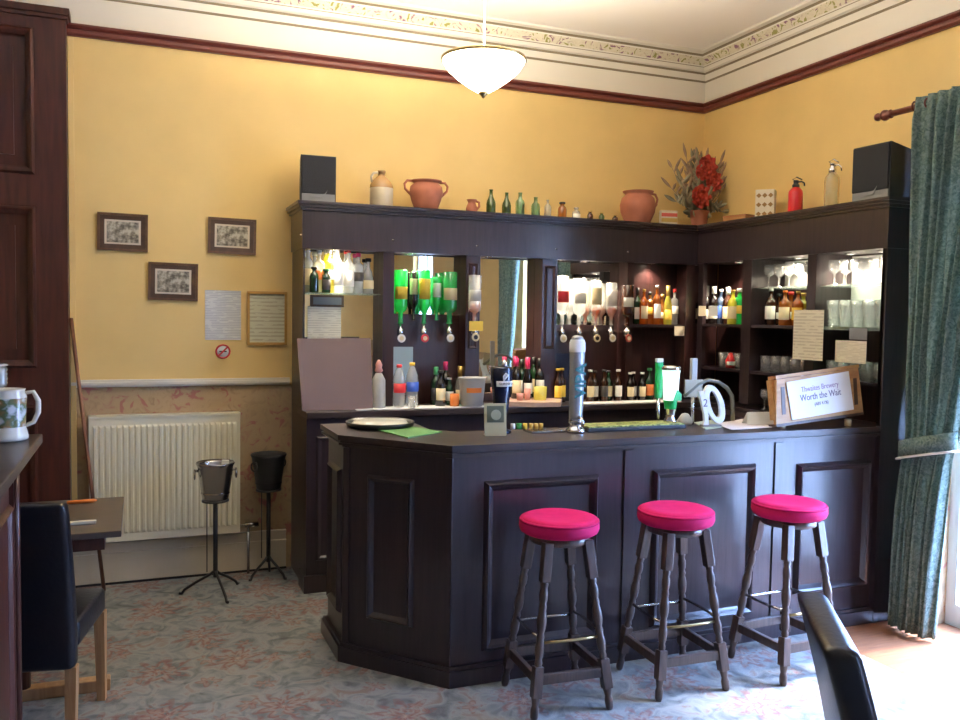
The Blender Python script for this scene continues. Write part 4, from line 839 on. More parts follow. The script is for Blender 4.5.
# ------------------------------------------------------------------ bottles in the back bar
def sbot(px, Y, z, name, kind, r, h, gl, lab, cap, label, group, **k):
    c = onY(px, 300, Y); return bottle(name, kind, r, h, gl, lab, cap, (c.x, Y, z), label, group=group, **k)
G1 = 'spirit bottles on the glass shelf in the left bay'
row1 = [(308, 'spirit', .037, .27, 'clear', 'lcream', 'goldc', 'clear spirit bottle with cream label at the left end of the glass shelf', 0), (319, 'gin', .036, .25, 'clear', 'orangec', 'whitec', 'clear bottle with orange label second on the glass shelf', 0),
        (328.5, 'gin', .036, .26, 'lemon', 'lwhite', 'whitec', 'yellow green liqueur bottle with white label on the glass shelf', .04), (337.5, 'spirit', .038, .275, 'clear', 'lwhite', 'whitec', 'clear bottle with large white label left of centre on the glass shelf', 0),
        (348.5, 'spirit', .036, .26, 'clear', 'lwhite', 'redc', 'clear bottle with white label and red cap on the glass shelf', 0), (358, 'gin', .038, .245, 'clear', 'lblack', 'pinkc', 'clear bottle with dark label and pink cap on the glass shelf', .03), (368, 'decanter', .04, .215, 'clear', 'lcream', 'blackc', 'dumpy clear decanter at the right end of the glass shelf', 0),
        (314, 'jar', .034, .15, 'dgreen', None, 'blackc', 'short dark green bottle in front at the left end of the glass shelf', -.07), (326, 'jar', .036, .14, 'dgreen', 'lblack', 'greenc', 'short dark green bottle in front beneath the yellow liqueur', -.075)]
for (px, k, r, h, g, la, ca, lb_, dy) in row1: sbot(px, 5.015 if dy < -.05 else 5.075-.028*(round(px) % 2), ZS1, 'spirit_bottle', k, .026 if dy < -.05 else .033, h, g, la, ca, lb_, G1)
# framed card and price list under the glass shelf, in front of the mirror
A = onY(300, 296, 5.32); B = onY(334, 304, 5.32)
t = thing('framed_card', 'small dark framed card just under the glass shelf', 'picture', ((A.x+B.x)/2+.02, MY-.001, 1.675)); MB().box((-.10, -.012, -.035), (.10, 0, .035)).obj('frame', M['frame'], t); MB().box((-.085, -.0135, -.022), (.085, -.0125, .022)).obj('card', M['grey'], t)
A = onY(302, 306, 5.31); B = onY(334, 341, 5.31)
tag(MB().box((A.x, MY-.005, B.z-.01), (B.x, MY-.001, A.z)).obj('price_list', M['menup']), 'cream price list fixed to the mirror above the brown board', 'notice')
# brown board leaning on the back counter
P = [onY(302.5, 409, 4.88), onY(373, 403, 4.88), onY(370.5, 338, 4.975), onY(297, 338.5, 4.975)]
P[0].z = P[1].z = BZ+.003
mb = MB(); nrm = (P[1]-P[0]).cross(P[3]-P[0]).normalized()*.006
vs = [mb.bm.verts.new(p) for p in P]+[mb.bm.verts.new(p-nrm) for p in P]
mb._fin([mb.bm.faces.new([vs[i] for i in q]) for q in ((0,1,2,3),(7,6,5,4),(0,4,5,1),(1,5,6,2),(2,6,7,3),(3,7,4,0))], False)
tag(mb.obj('menu_board', M['board']), 'brown blank board leaning against the left end of the back bar', 'board')

def optic(c, label, badge, group='optic measures under the inverted bottles'):
    t = thing('optic_measure', label, 'optic', c, 0, group)
    MB().lathe([(0, 0), (.008, 0), (.008, -.02), (.020, -.03), (.022, -.06), (.012, -.075), (.008, -.095), (0, -.095)], n=16).obj('measure', M['chrome'], t)
    mb = MB(); mb.tube([(0, .02, -.04), (0, .055, -.04)], .006, 8); mb.obj('clamp', M['steel'], t)
    MB().lathe([(0, .004), (.024, .004), (.026, 0), (0, 0)], (0, -.026, -.085), 20, False, mtx=R90).obj('badge', M[badge], t)
    MB().lathe([(0, .001), (.014, .001), (.014, 0), (0, 0)], (0, -.0305, -.085), 12, False, mtx=R90).obj('badge_centre', M['lcream' if badge != 'lcream' else 'blackc'], t)
def inv_bottle(px, py_top, py_neck, Y, r, kind, gl, lab, cap, label, group, badge=None, blabel=None, z=None):
    top = onY(px, py_top, Y); nk = onY(px, py_neck, Y); h = top.z-nk.z
    t = bottle('inverted_spirit_bottle', kind, r, h, 'clear' if gl == 'amber' else gl, lab, None, (top.x, Y, top.z), label, group=group, inv=True)
    if gl == 'amber': MB().lathe([(0, .58*h), (.9*r, .58*h), (.9*r, .63*h), (.5*r, .73*h), (.27*r, .78*h), (.25*r, .92*h), (0, .92*h)], n=16).obj('spirit', M['amber'], t)
    if badge: optic((top.x, Y, nk.z+.01), blabel, badge)
G2 = 'upturned spirit bottles in the optics'
for (px, gl, kind, la, r, lb_, bd, bl) in ((401, 'ggreen', 'gin', 'lyel', .040, 'upturned green gin bottle at the left of the second bay', 'lwhite', 'optic with round white badge at the left of the second bay'),
        (424.5, 'ggreen', 'spirit', 'lyel', .037, 'upturned green bottle with yellow label in the middle of the second bay', 'lred', 'optic with red rimmed badge in the middle of the second bay'),
        (450, 'ggreen', 'gin', 'lcream', .046, 'large upturned green gin bottle with pale band in the second bay', 'lwhite', 'optic with round badge at the right of the second bay')):
    inv_bottle(px, 270+(px>440)*2, 326, 5.045, r, kind, gl, la, None, lb_, G2, bd, bl)
inv_bottle(414, 272, 321, 5.078, .028, 'wine', 'wine', 'lcream', None, 'upturned dark red bottle between the two left green ones', G2)
inv_bottle(437, 277, 321, 5.08, .028, 'wine', 'ggreen', 'lwhite', None, 'slim upturned green bottle with white label beside the large gin', G2)
inv_bottle(475, 275, 325, 5.02-.09, .040, 'gin', 'amber', 'lwhite', None, 'upturned whisky bottle with white label in front of the post', G2, 'lcream', 'optic under the whisky bottle in front of the post')
A = onY(476, 326, FY-.10)
tag(MB().box((A.x-.045, FY-.104, A.z-.03), (A.x+.045, FY-.10, A.z+.03)).obj('yellow_card', M['lyel']), 'small yellow card clipped below the whisky bottle on the post', 'card')
for (px, gl, kind, la, r, lb_, bd, bl) in ((563, 'clear', 'gin', 'lred', .042, 'upturned clear bottle with red emblem label at the left of the fourth bay', 'lwhite', 'optic with white badge at the left of the fourth bay'),
        (580, 'clear', 'gin', 'lwhite', .044, 'upturned clear bottle with broad white label in the fourth bay', 'lblack', 'optic with black badge second in the fourth bay'),
        (596.5, 'amber', 'spirit', 'lcream', .038, 'upturned amber whisky bottle with cream label in the fourth bay', 'lcream', 'optic with tan badge under the amber whisky'),
        (612, 'amber', 'spirit', 'lwhite', .038, 'upturned whisky bottle with white label near the right of the fourth bay', 'lwhite', 'optic with ring shaped white badge under the fourth bay'),
        (628, 'brown', 'gin', 'lwhite', .040, 'upturned brown rum bottle at the right edge of the fourth bay', 'offset', 'optic with reddish badge at the right of the fourth bay')):
    inv_bottle(px, 276+(px-563)*.14, 327, 5.045 if px < 620 else 4.95, r, kind, gl, la, None, lb_, G2, bd, bl)
# bay 5 shelf
G5 = 'bottles on the wooden shelf near the corner'
for i5, (px, k, r, h, g, la, ca, lb_, dy) in enumerate(((637.5, 'wine', .034, .25, 'dgreen', 'lwhite', 'blackc', 'dark green bottle at the left end of the corner shelf', 0), (644, 'spirit', .035, .24, 'amber', 'lcream', 'goldc', 'amber bottle with cream label second on the corner shelf', .06), (650, 'gin', .036, .225, 'amber', 'lyel', 'blackc', 'amber bottle with yellow label third on the corner shelf', -.03),
        (657, 'spirit', .034, .27, 'amber', 'lwhite', 'whitec', 'tall amber bottle with white label mid corner shelf', .05), (662.5, 'round', .036, .21, 'amber', 'lcream', 'goldc', 'round amber bottle in front mid corner shelf', -.05), (668, 'champ', .036, .27, 'lemon', 'lyel', 'goldc', 'yellow green bottle with yellow label on the corner shelf', .02),
        (674.5, 'gin', .033, .25, 'clear', 'lwhite', 'redc', 'clear bottle with red cap at the right end of the corner shelf', .04))):
    sbot(px, (5.09, 5.038)[i5 % 2], ZS5, 'spirit_bottle', k, .028, h, g, la, ca, lb_, G5)
c = onY(685, 322, 5.03); tag(MB().lathe([(0, .0), (.025, 0), (.030, .075), (.027, .075), (.022, .006), (0, .006)], n=16).obj('shot_glass', M['gclear'], None, (c.x-.02, 4.97, ZS5+.0)), 'small clear tumbler by the post at the corner shelf end', 'glass') if False else None
A = onY(679.5, 331, FY-.005)
tag(MB().box((A.x-.04, FY-.006, A.z-.033), (A.x+.04, FY-.001, A.z+.033)).obj('price_card', M['creamc']), 'cream price card fixed below the corner shelf', 'card')
# bay 6 (right unit, corner)
def rbot(px, X, z, name, kind, r, h, gl, lab, cap, label, group, **k):
    c = onX(px, 300, X); return bottle(name, kind, r, h, gl, lab, cap, (X, c.y, z), label, group=group, rz=math.radians(-60), **k)
G6 = 'bottles on the shelf beside the corner of the side unit'
for (px, k, r, h, g, la, ca, lb_, X) in ((701, 'wine', .034, .23, 'wine', 'lcream', 'pinkc', 'dark bottle with pink cap nearest the corner on the side shelf', 3.72), (706.5, 'champ', .036, .27, 'wine', 'lwhite', 'whitec', 'dark bottle with white foil neck beside the corner', 3.79), (714, 'wine', .035, .26, 'wine', 'lwhite', 'whitec', 'dark bottle with large white label mid side shelf', 3.72),
        (721, 'spirit', .034, .24, 'blueg', 'lblue', 'whitec', 'blue glass bottle on the side shelf', 3.76), (728, 'wine', .035, .255, 'brown', 'lcream', 'whitec', 'brown bottle between the blue and the green ones on the side shelf', 3.78), (733, 'spirit', .034, .23, 'lemon', 'lcream', 'goldc', 'yellow liqueur bottle beside the green one on the side shelf', 3.70), (739.5, 'gin', .040, .24, 'ggreen', 'lyel', 'whitec', 'bright green gin bottle at the right end of the first side bay', 3.74)):
    rbot(px, X, Z2, 'spirit_bottle', k, r, h, g, la, ca, lb_, G6)
for (px, w_, lb_) in ((702, .05, 'small cream card on the shelf edge, left one of the pair by the corner'), (713, .06, 'small white card on the shelf edge, right one of the pair by the corner')):
    c = onX(px, 311, 3.615); tag(MB().box((3.605, c.y-w_, c.z-.035), (3.609, c.y+w_*.5, c.z+.035)).obj('shelf_card', M['creamc' if px < 705 else 'white']), lb_, 'card', 'cards on the side shelf edge')
# bay 7
G7 = 'bottles on the middle side bay'
for (px, k, r, h, g, la, ca, lb_, X) in ((757, 'beer', .03, .19, 'wine', 'lcream', 'blackc', 'small dark bottle with cream label at the left of the middle side bay', 3.70), (764, 'wine', .034, .22, 'wine', 'lblack', 'pinkc', 'dark bottle with pink cap second in the middle side bay', 3.78), (771, 'spirit', .034, .23, 'brown', 'lwhite', 'whitec', 'brown bottle with white collar third in the middle side bay', 3.72), (779, 'round', .036, .20, 'brown', 'lwhite', 'blackc', 'round dark bottle with white label mid side bay', 3.78),
        (785, 'spirit', .034, .215, 'amber', 'lcream', 'orangec', 'amber bottle with orange cap in the middle side bay', 3.71), (791, 'round', .038, .21, 'amber', 'lwhite', 'redc', 'round orange brandy bottle with red cap in the middle side bay', 3.76), (798, 'spirit', .033, .21, 'amber', 'lyel', 'goldc', 'amber bottle with gold cap in the middle side bay', 3.71), (803.5, 'gin', .033, .20, 'lemon', 'lcream', 'goldc', 'yellowish bottle at the right end of the middle side bay', 3.76)):
    rbot(px, X, Z2, 'spirit_bottle', k, r, h, g, la, ca, lb_, G7)
# glasses
gm = {
 'wine': MB().lathe([(0, 0), (.030, .001), (.030, .003), (.005, .008), (.004, .06), (.012, .07), (.030, .085), (.034, .11), (.030, .145), (.0285, .145), (.032, .11), (.028, .088), (0, .074)], n=18).mesh('wine_glass', M['gclear']),
 'tumbler': MB().lathe([(0, 0), (.030, 0), (.036, .10), (.034, .10), (.028, .008), (0, .008)], n=18).mesh('tumbler', M['gclear']),
 'pint': MB().lathe([(0, 0), (.030, 0), (.036, .09), (.042, .115), (.041, .15), (.039, .15), (.040, .115), (.034, .09), (.028, .008), (0, .008)], n=18).mesh('pint_glass', M['gclear'])}
def glass_row(kind, y0, y1, z, nx, ny, label, group, X0=3.70, dX=.085, s=1.0):
    for i in range(nx):
        for j in range(ny):
            y = y0+(y1-y0)*(j+.5)/ny; o = link({'wine': 'wine_glass', 'tumbler': 'tumbler', 'pint': 'pint_glass'}[kind], gm[kind], None, (X0+dX*i, y, z)); o.scale = (s, s, s); tag(o, label, 'glass', group)
glass_row('wine', yC+.02, yB-.02, Z1, 2, 5, 'stemmed clear glass among the bright row above the middle side bay bottles', 'stemmed glasses on the middle side bay top shelf')
glass_row('wine', yE+.02, yD-.02, Z1, 2, 6, 'stemmed clear glass on the bright top shelf nearest the curtain', 'stemmed glasses on the end bay top shelf')
glass_row('pint', yE+.02, yD-.02, Z2, 2, 5, 'clear pint glass on the second shelf nearest the curtain', 'pint glasses on the end bay second shelf')
glass_row('tumbler', yC+.03, yB-.02, Z3, 2, 5, 'clear tumbler on the dim shelf below the middle side bay bottles', 'tumblers on the dim middle shelf')
glass_row('wine', yC+.03, yB-.02, 1.032, 2, 5, 'stemmed clear glass on the lowest visible shelf of the middle side bay', 'stemmed glasses on the lowest shelf', s=.9)
glass_row('tumbler', yE+.02, yD-.02, Z3, 2, 5, 'clear tumbler on the dim shelf nearest the curtain', 'tumblers on the dim end shelf')
glass_row('tumbler', yA+.12, FY-.12, Z3, 1, 3, 'clear tumbler on the dim shelf beside the corner', 'tumblers on the dim corner shelf', X0=3.74)
c = onX(733, 358, 3.72); t = thing('red_cartoned_bottle', 'small red topped container on the dim shelf near the corner', 'container', (3.70, c.y, Z3)); MB().lathe([(0, 0), (.03, 0), (.034, .05), (.02, .08), (.012, .10), (0, .105)], n=16).obj('body', M['red'], t); MB().lathe([(.0345, .02), (.0345, .045)], n=12, a0=-3, a1=-.5).obj('paper_label', M['lwhite'], t)
# hanging papers on the side unit
def sheet(px0, py0, px1, py1, X, m_, name, label, cat='notice', tilt=0):
    A = onX(px0, py0, X); B = onX(px1, py1, X); o = MB().box((X-.003, B.y, B.z), (X, A.y, A.z)).obj(name, m_); return tag(o, label, cat)
sheet(794.5, 310, 822.5, 361, FX-.016, M['menup'], 'price_sheet', 'long cream price sheet hanging from the side shelves above the crate')
sheet(836, 340, 866, 364, FX-.004, M['menup'], 'pinned_note', 'cream note pinned low on the end bay beside the price sheet')
sheet(850, 328, 867, 340, FX-.004, M['grey'], 'grey_note', 'small grey note pinned above the cream note')
# --- items on the back counter
G8 = 'bottles on the back counter'
def cb(px, Y, name, kind, r, h, g, la, ca, lb_, grp=G8):
    Y = min(Y, 5.065)
    return sbot(px, Y, BZ+.031 if 2.14 < onY(px, 300, Y).x < 2.6 and Y > 4.85 else (BZ+.007 if (1.17 < onY(px, 300, Y).x < 1.98 or onY(px, 300, Y).x > 2.66) and Y < 5.0 else BZ), name, kind, r, h, g, la, ca, lb_, grp)
c = onY(378.5, 400, 4.93); t = thing('drinks_siphon_gun', 'grey carafe with orange stopper beside the brown board', 'carafe', (c.x, 4.93, BZ)); MB().lathe([(0, 0), (.038, 0), (.042, .01), (.040, .17), (.02, .21), (0, .215)], n=20).obj('body', M['greyl'], t)
MB().lathe([(.012, .212), (.026, .225), (.018, .245), (.022, .26), (.008, .29), (0, .292)], n=14).obj('stopper', M['pinkish'], t)
cb(400, 4.93, 'soft_drink_bottle', 'pet', .0385, .255, 'clear', 'lred', 'redc', 'large clear soft drink bottle with red label and cap')
cb(413, 4.95, 'soft_drink_bottle', 'pet', .0385, .265, 'clear', 'lblue', 'lyel', 'large clear soft drink bottle with blue label and yellow cap')
c = onY(408, 400, 5.2)
tag(MB().box((1.42, 5.112, 1.16), (1.59, 5.118, 1.40)).obj('pale_poster', mat('pale_blue_card', (.34, .44, .46), .5)), 'pale blue card behind the two soft drink bottles', 'card')
tag(link('tumbler', gm['tumbler'], None, (onY(411.5, 400, 4.86).x, 4.85, BZ+.007)), 'small clear tumbler in front of the blue labelled soft drink bottle', 'glass').scale = (.7, .7, .7)
cb(437, 5.02, 'wine_bottle', 'wine', .034, .24, 'dgreen', 'lblack', 'greenc', 'dark green bottle standing left of the purple capped one')
cb(446.5, 5.06, 'wine_bottle', 'wine', .034, .27, 'wine', 'lblack', 'pinkc', 'tall dark bottle with purple cap behind the pale collared one')
cb(441.5, 4.94, 'wine_bottle', 'beer', .032, .215, 'wine', 'lcream', 'blackc', 'dark bottle with pale label below the purple cap'); cb(450.5, 4.96, 'small_bottle', 'beer', .026, .17, 'dgreen', 'lwhite', 'whitec', 'small bottle with white collar by the orange pot')
c = onY(453.5, 400, 4.90); tag(MB().tube([(0, 0, 0), (0, 0, .075)], .028, 16).obj('orange_pot', M['orangec'], None, (c.x+.005, 4.895, BZ+.007)), 'small orange pot beside the pale ice bucket', 'pot')
cb(461.5, 5.08, 'mixer_bottle', 'champ', .036, .24, 'clear', 'lcream', 'goldc', 'clear gold topped bottle behind the pale ice bucket, left one'); cb(473.5, 5.14, 'mixer_bottle', 'round', .036, .22, 'clear', 'lcream', 'whitec', 'clear round bottle behind the pale ice bucket, right one')
# pale bucket
c = onY(473, 405, 4.86)
t = thing('plastic_ice_bucket', 'grey plastic ice bucket with orange swoosh on the back counter', 'ice bucket', (c.x, 4.88, BZ+.006), 0); t.scale = (1, .75, 1)
MB().lathe([(0, 0), (.066, 0), (.07, .004), (.085, .165), (.088, .17), (.088, .178), (.082, .178), (.065, .01), (0, .008)], n=32).obj('bucket', M['greyl'], t)
MB().lathe([(.0785, .085), (.0805, .115)], n=16, a0=-2.3, a1=-1.0).obj('orange_swoosh', M['orangec'], t)
# under the third mirror: bottles with foil tops, candle
for (px, k, h, g, la, ca, lb_, Y) in ((517.5, 'wine', .26, 'wine', 'lcream', 'pinkc', 'dark wine bottle with pink foil, leftmost below the third mirror', 5.02), (523, 'wine', .25, 'dgreen', 'lwhite', 'blackc', 'dark green wine bottle with white label second below the third mirror', 5.076), (529, 'champ', .265, 'wine', 'lwhite', 'pinkc', 'dark bottle with large red foil top below the third mirror', 5.02),
        (535, 'wine', .265, 'dgreen', 'lcream', 'blackc', 'dark wine bottle with black foil next to the red foil one', 5.076), (541, 'wine', .26, 'wine', 'lwhite', 'blackc', 'dark wine bottle at the right end below the third mirror', 5.02)):
    c = onY(px, 300, Y); bottle('wine_bottle', k, .032, h, g, la, ca, (c.x, Y, BZ+.031), lb_, group='wine bottles below the third mirror')
c = onY(538, 398, 4.93); tag(MB().lathe([(0, 0), (.038, 0), (.04, .005), (.042, .085), (.038, .085), (.036, .01), (0, .01)], n=24).obj('yellow_tumbler', glass('yellow_glass', (.9, .85, .25), .3, .4), None, (c.x, 4.90, BZ+.031)), 'short yellow glass tumbler on the pink serving board', 'glass')
c = onY(526, 398, 4.95); tag(MB().lathe([(0, 0), (.018, 0), (.022, .07), (.02, .07), (.016, .006), (0, .006)], n=18).obj('pink_cup', M['pinkish'], None, (c.x, 4.93, BZ+.031)), 'narrow pink cup left of the yellow tumbler', 'cup')
c = onY(518, 398, 4.92); tag(MB().lathe([(0, 0), (.02, 0), (.024, .045), (.021, .045), (.018, .006), (0, .006)], n=18).obj('pink_dish', M['pinkish'], None, (c.x+.005, 4.90, BZ+.031)), 'low pink dish at the left corner of the serving board', 'dish')
# blue panel with bottles
tag(MB().box((onY(553, 350, 5.05).x, 5.07, BZ), (onY(569, 350, 5.05).x+.02, 5.095, 1.36), bev=.003).obj('blue_display_card', M['navy']), 'dark blue display panel behind the yellow labelled bottles', 'panel')
for (px, lb_) in ((558.5, 'brown beer bottle with yellow labels, left of the pair by the blue panel'), (565, 'brown beer bottle with yellow labels, right of the pair by the blue panel')): 
    c = onY(px, 300, 5.0); c.y = 5; bottle('beer_bottle', 'beer', .028, .225, 'brown', 'lyel', 'lyel', (c.x+.0, 4.985+.04*(px > 560), BZ), lb_, group='yellow labelled beer bottles')
G9 = 'beer bottles in a row on the back counter right of the tall tap'
names9 = ['with cream label, first to the right of the tall tap', 'with white label, second to the right of the tall tap', 'with black neck, third to the right of the tall tap', 'with cream label, fourth to the right of the tall tap', 'with white neck band, fifth to the right of the tall tap']
for i, px in enumerate((590.5, 597.5, 604.5, 611.5, 618.5)): c = onY(px, 300, 5.0); bottle('beer_bottle', 'beer', .0275, .215-.01*(i % 2), 'brown' if i != 3 else 'dgreen', ['lcream', 'lwhite', 'lblack', 'lcream', 'lwhite'][i], ['whitec', 'blackc', 'blackc', 'blackc', 'whitec'][i], (c.x, 4.98+.036*(i % 2), BZ), 'small beer bottle '+names9[i], group=G9)
for i, (px, la) in enumerate(((629, 'lcream'), (635, 'lwhite'), (641, 'lcream'))): c = onY(px, 300, 5.02); bottle('ale_bottle', 'beer', .026, .195, 'wine', la, 'whitec', (c.x, 4.98+.04*(i % 2), BZ), 'dark bottle with pale label, %s of the trio left of the green tap' % ['left one', 'middle one', 'right one'][i], group='trio of pale labelled bottles left of the green tap')
c = onY(651.5, 300, 5.0); bottle('cider_bottle', 'beer', .030, .22, 'dgreen', 'orangec', 'greenc', (c.x, 5.0, BZ), 'green bottle with orange and white label behind the green tap')

# ------------------------------------------------------------------ things on the bar counter
c = onZ(376, 423.5, TOP)
t = thing('round_tray', 'round black drinks tray with a painted glare centre on the left of the bar', 'tray', (c.x-.01, 4.055, TOP)); 
MB().lathe([(0, 0), (.150, 0), (.165, .012), (.168, .026), (.163, .028), (.155, .014), (.146, .010), (0, .010)], n=48).obj('rim', M['tray'], t); MB().lathe([(0, .0265), (.13, .0265), (.143, .0105), (0, .0105)], n=48).obj('glare_centre', M['trayin'], t)  # pale disc painted to stand for light reflected in the black tray
P4 = [onZ(392, 430, TOP), onZ(428, 425.5, TOP), onZ(443, 431, TOP), onZ(405, 438, TOP)]
P4 = [onZ(378, 431, TOP), onZ(415, 427.5, TOP), onZ(442, 432.5, TOP), onZ(408, 438.5, TOP)]
tag(MB().prism([(p.x, p.y) for p in P4], TOP+.001, TOP+.005).obj('bar_mat', M['greenm']), 'green bar mat lying beside the round tray', 'bar mat')
c = onZ(495.5, 436, TOP)
t = thing('table_card', 'cream card with dark green square emblem standing on the bar', 'sign', (c.x, c.y, TOP), math.radians(-10))
tm = Matrix.Rotation(-.12, 4, 'X'); MB().box((-.052, -.002, 0), (.052, .002, .150), tm, bev=.001).obj('card', mat('buff_card', (.42, .36, .20), .6), t); MB().box((-.04, -.0032, .062), (.04, -.0022, .138), tm).obj('dark_square', mat('olive_print', (.09, .10, .06), .6), t)
MB().lathe([(0, .001), (.024, .001), (.024, 0), (0, 0)], (0, -.0145, .0), 20, False, mtx=Matrix.Translation((0, .0095, .098)) @ tm @ R90).obj('round_emblem', mat('olive_emblem', (.30, .30, .20), .6), t)
MB().box((-.045, .003, 0), (.045, .05, .004)).obj('foot', M['creamc'], t)
# dark stout tap
c = onY(501, 405, 3.69)
t = thing('stout_tap', 'tall navy beer tap flaring at the top with white harp emblem', 'beer tap', (c.x, 3.69, TOP))
MB().lathe([(0, 0), (.05, 0), (.05, .012), (.026, .02), (.024, .06), (.03, .07), (.036, .12), (.040, .16), (.046, .22), (.051, .26), (.051, .305), (.048, .312), (0, .315)], n=32).obj('body', M['navy'], t)
MB().tube([(0, -.02, .30), (0, -.035, .33), (0, -.03, .345)], [.012, .014, .008], 10).obj('lever', M['chrome'], t)
mb = MB(); mb.lathe([(.0515, .222), (.053, .224), (.0545, .246), (.053, .248)], n=16, a0=-PI/2-.85, a1=-PI/2+.85); mb.obj('name_band', M['white'], t)
mb = MB(); mb.tube([(-.012, -.0555, .25), (-.014, -.0555, .272), (-.002, -.0555, .285), (.010, -.0555, .276)], .003, 6); mb.tube([(-.012, -.0555, .25), (.010, -.0555, .276)], .003, 6)
for q in range(3): mb.tube([(-.008+.005*q, -.0555, .256+.005*q), (-.008+.004*q, -.0555, .28)], .0015, 5)
mb.obj('harp_emblem', M['white'], t)
lettering('GUINNESS', .016, M['navy'], t, (0, -.0565, .235), (PI/2, 0, 0))
tag(MB().box((-.09, -.05, 0), (.09, .05, .012), bev=.003).obj('steel_drip_tray', M['steel'], None, (1.80, 3.66, TOP+.001)), 'small steel drip tray between the navy tap and the tall pale tap', 'drip tray')
t = thing('mixer_jar_row', 'low clear tray of coloured sachets between the navy tap and the tall pale tap', 'tray', (1.70, 3.675, TOP+.0)) if False else None
cols7 = ['lwhite', 'ggreen', 'lyel', 'goldc', 'goldc', 'goldc']; nm7 = ['white', 'green', 'yellow', 'gold, nearest the yellow one', 'gold, middle', 'gold, last towards the tall tap']
for i, px in enumerate((512, 519, 525, 531, 536, 541)):
    c = onZ(px, 429, TOP+.013); tag(MB().tube([(0, 0, 0), (0, 0, .026)], .011 if i != 1 else .014, 12).obj('bottle_top', M[cols7[i]], None, (c.x, min(max(c.y, 3.62), 3.70), TOP+.014)), 'tiny %s pot on the steel drip tray' % nm7[i], 'pot', 'tiny pots on the steel drip tray')
# tall pale tap with vertical lettering
c = onY(575.5, 436, 3.60)
t = thing('tall_tap', 'tallest pale pewter beer tap with vertical teal lettering', 'beer tap', (c.x, 3.60, TOP))
MB().lathe([(0, 0), (.045, 0), (.048, .008), (.044, .02), (.030, .03), (.028, .045), (.038, .05), (.036, .06), (.034, .065)], n=28).obj('base', M['chrome'], t)
MB().lathe([(.033, .06), (.0345, .07), (.0375, .37), (.038, .40), (.036, .425), (.028, .44), (.030, .452), (.022, .462), (0, .466)], n=28, sx=1.0, sy=.8).obj('body', M['tapgrey'], t)
MB().lathe([(.0385, .385), (.040, .39), (.0395, .43), (.034, .445)], n=28, sy=.8).obj('white_cap', M['white'], t)
lettering('VIPA', .080, mat('dark_teal_print', (.01, .13, .14), .5), t, (.006, -.0335, .250), (PI/2, -PI/2, 0), bold=.002)
mb = MB(); mb.tube([(0, -.03, .075), (0, -.055, .075), (0, -.068, .06), (0, -.068, .035)], .008, 8); mb.obj('spout', M['chrome'], t)
# drip tray / mat
A = onZ(587, 428, TOP+.02); B = onZ(684, 424, TOP+.02)
t = thing('long_drip_tray', 'long green and yellow drip mat on the bar below the white and green tap', 'bar mat', ((A.x+B.x)/2, 3.66, TOP)); w_ = (B.x-A.x)
MB().box((-w_/2, -.075, .0), (w_/2, .075, .018), bev=.004).obj('tray', M['iron'], t)
MB().box((-w_/2+.008, -.068, .0185), (w_/2-.008, .068, .026), bev=.002).obj('mat', M['moss'], t)
# green and white tap
c = onY(670, 418, 3.66)
t = thing('lager_tap', 'white and green lager tap overexposed on the drip mat', 'beer tap', (c.x, 3.66, TOP+.027)); t.scale = (1, 1, 1.1)
MB().lathe([(0, 0), (.034, 0), (.034, .006), (.022, .02), (.024, .04), (.03, .06)], n=28).obj('base', M['chrome'], t)
MB().lathe([(.028, .055), (.034, .09), (.037, .10)], n=28).obj('green_base', M['green'], t)
MB().lathe([(.036, .098), (.038, .13), (.041, .20), (.045, .235), (.046, .24), (0, .24)], n=28).obj('white_body', mat('overexposed_white_acrylic', (.72, .92, .82), .3, emit=1.0), t)  # emission added to make the white body look overexposed
MB().lathe([(.046, .24), (.049, .243), (.049, .252), (.04, .26), (0, .262)], n=28).obj('top_cap', M['chrome'], t)
MB().prism([(-.012, 0), (.036, .0), (.036, .03), (.01, .05)], 0, .003, Matrix.Translation((.0, -.0405, .10)) @ R90).obj('green_flash', M['green'], t)
# slim taps behind
c = onY(658, 410, 3.745); t = thing('slim_green_tap', 'slim green tap handle behind the white and green tap', 'beer tap', (c.x, 3.745, TOP+.0))
MB().tube([(0, 0, 0), (0, 0, .14)], .010, 10).obj('stem', M['chrome'], t); MB().box((-.018, -.01, .14), (.018, .01, .325), bev=.003).obj('handle', M['green'], t); MB().box((-.0185, -.0105, .326), (.0185, .0105, .345), bev=.002).obj('white_end', M['white'], t)
c = onY(692.5, 410, 3.74); t = thing('slim_grey_tap', 'slim grey tap handle standing behind the cream card', 'beer tap', (c.x, 3.74, TOP))
MB().tube([(0, 0, 0), (0, 0, .14)], .010, 10).obj('stem', M['chrome'], t); MB().box((-.018, -.01, .14), (.018, .01, .345), bev=.003).obj('handle', M['greyl'], t)
A = onY(695, 376, 3.70); t = thing('cream_card_holder', 'cream card propped against the slim grey tap', 'card', (A.x+.005, 3.715, TOP)); MB().box((-.055, -.002, .145), (.055, .002, .235)).obj('card', mat('buff_notice', (.42, .38, .28), .6), t); MB().tube([(0, -.001, 0), (0, -.001, .145)], .003, 6).obj('wire', M['chrome'], t)
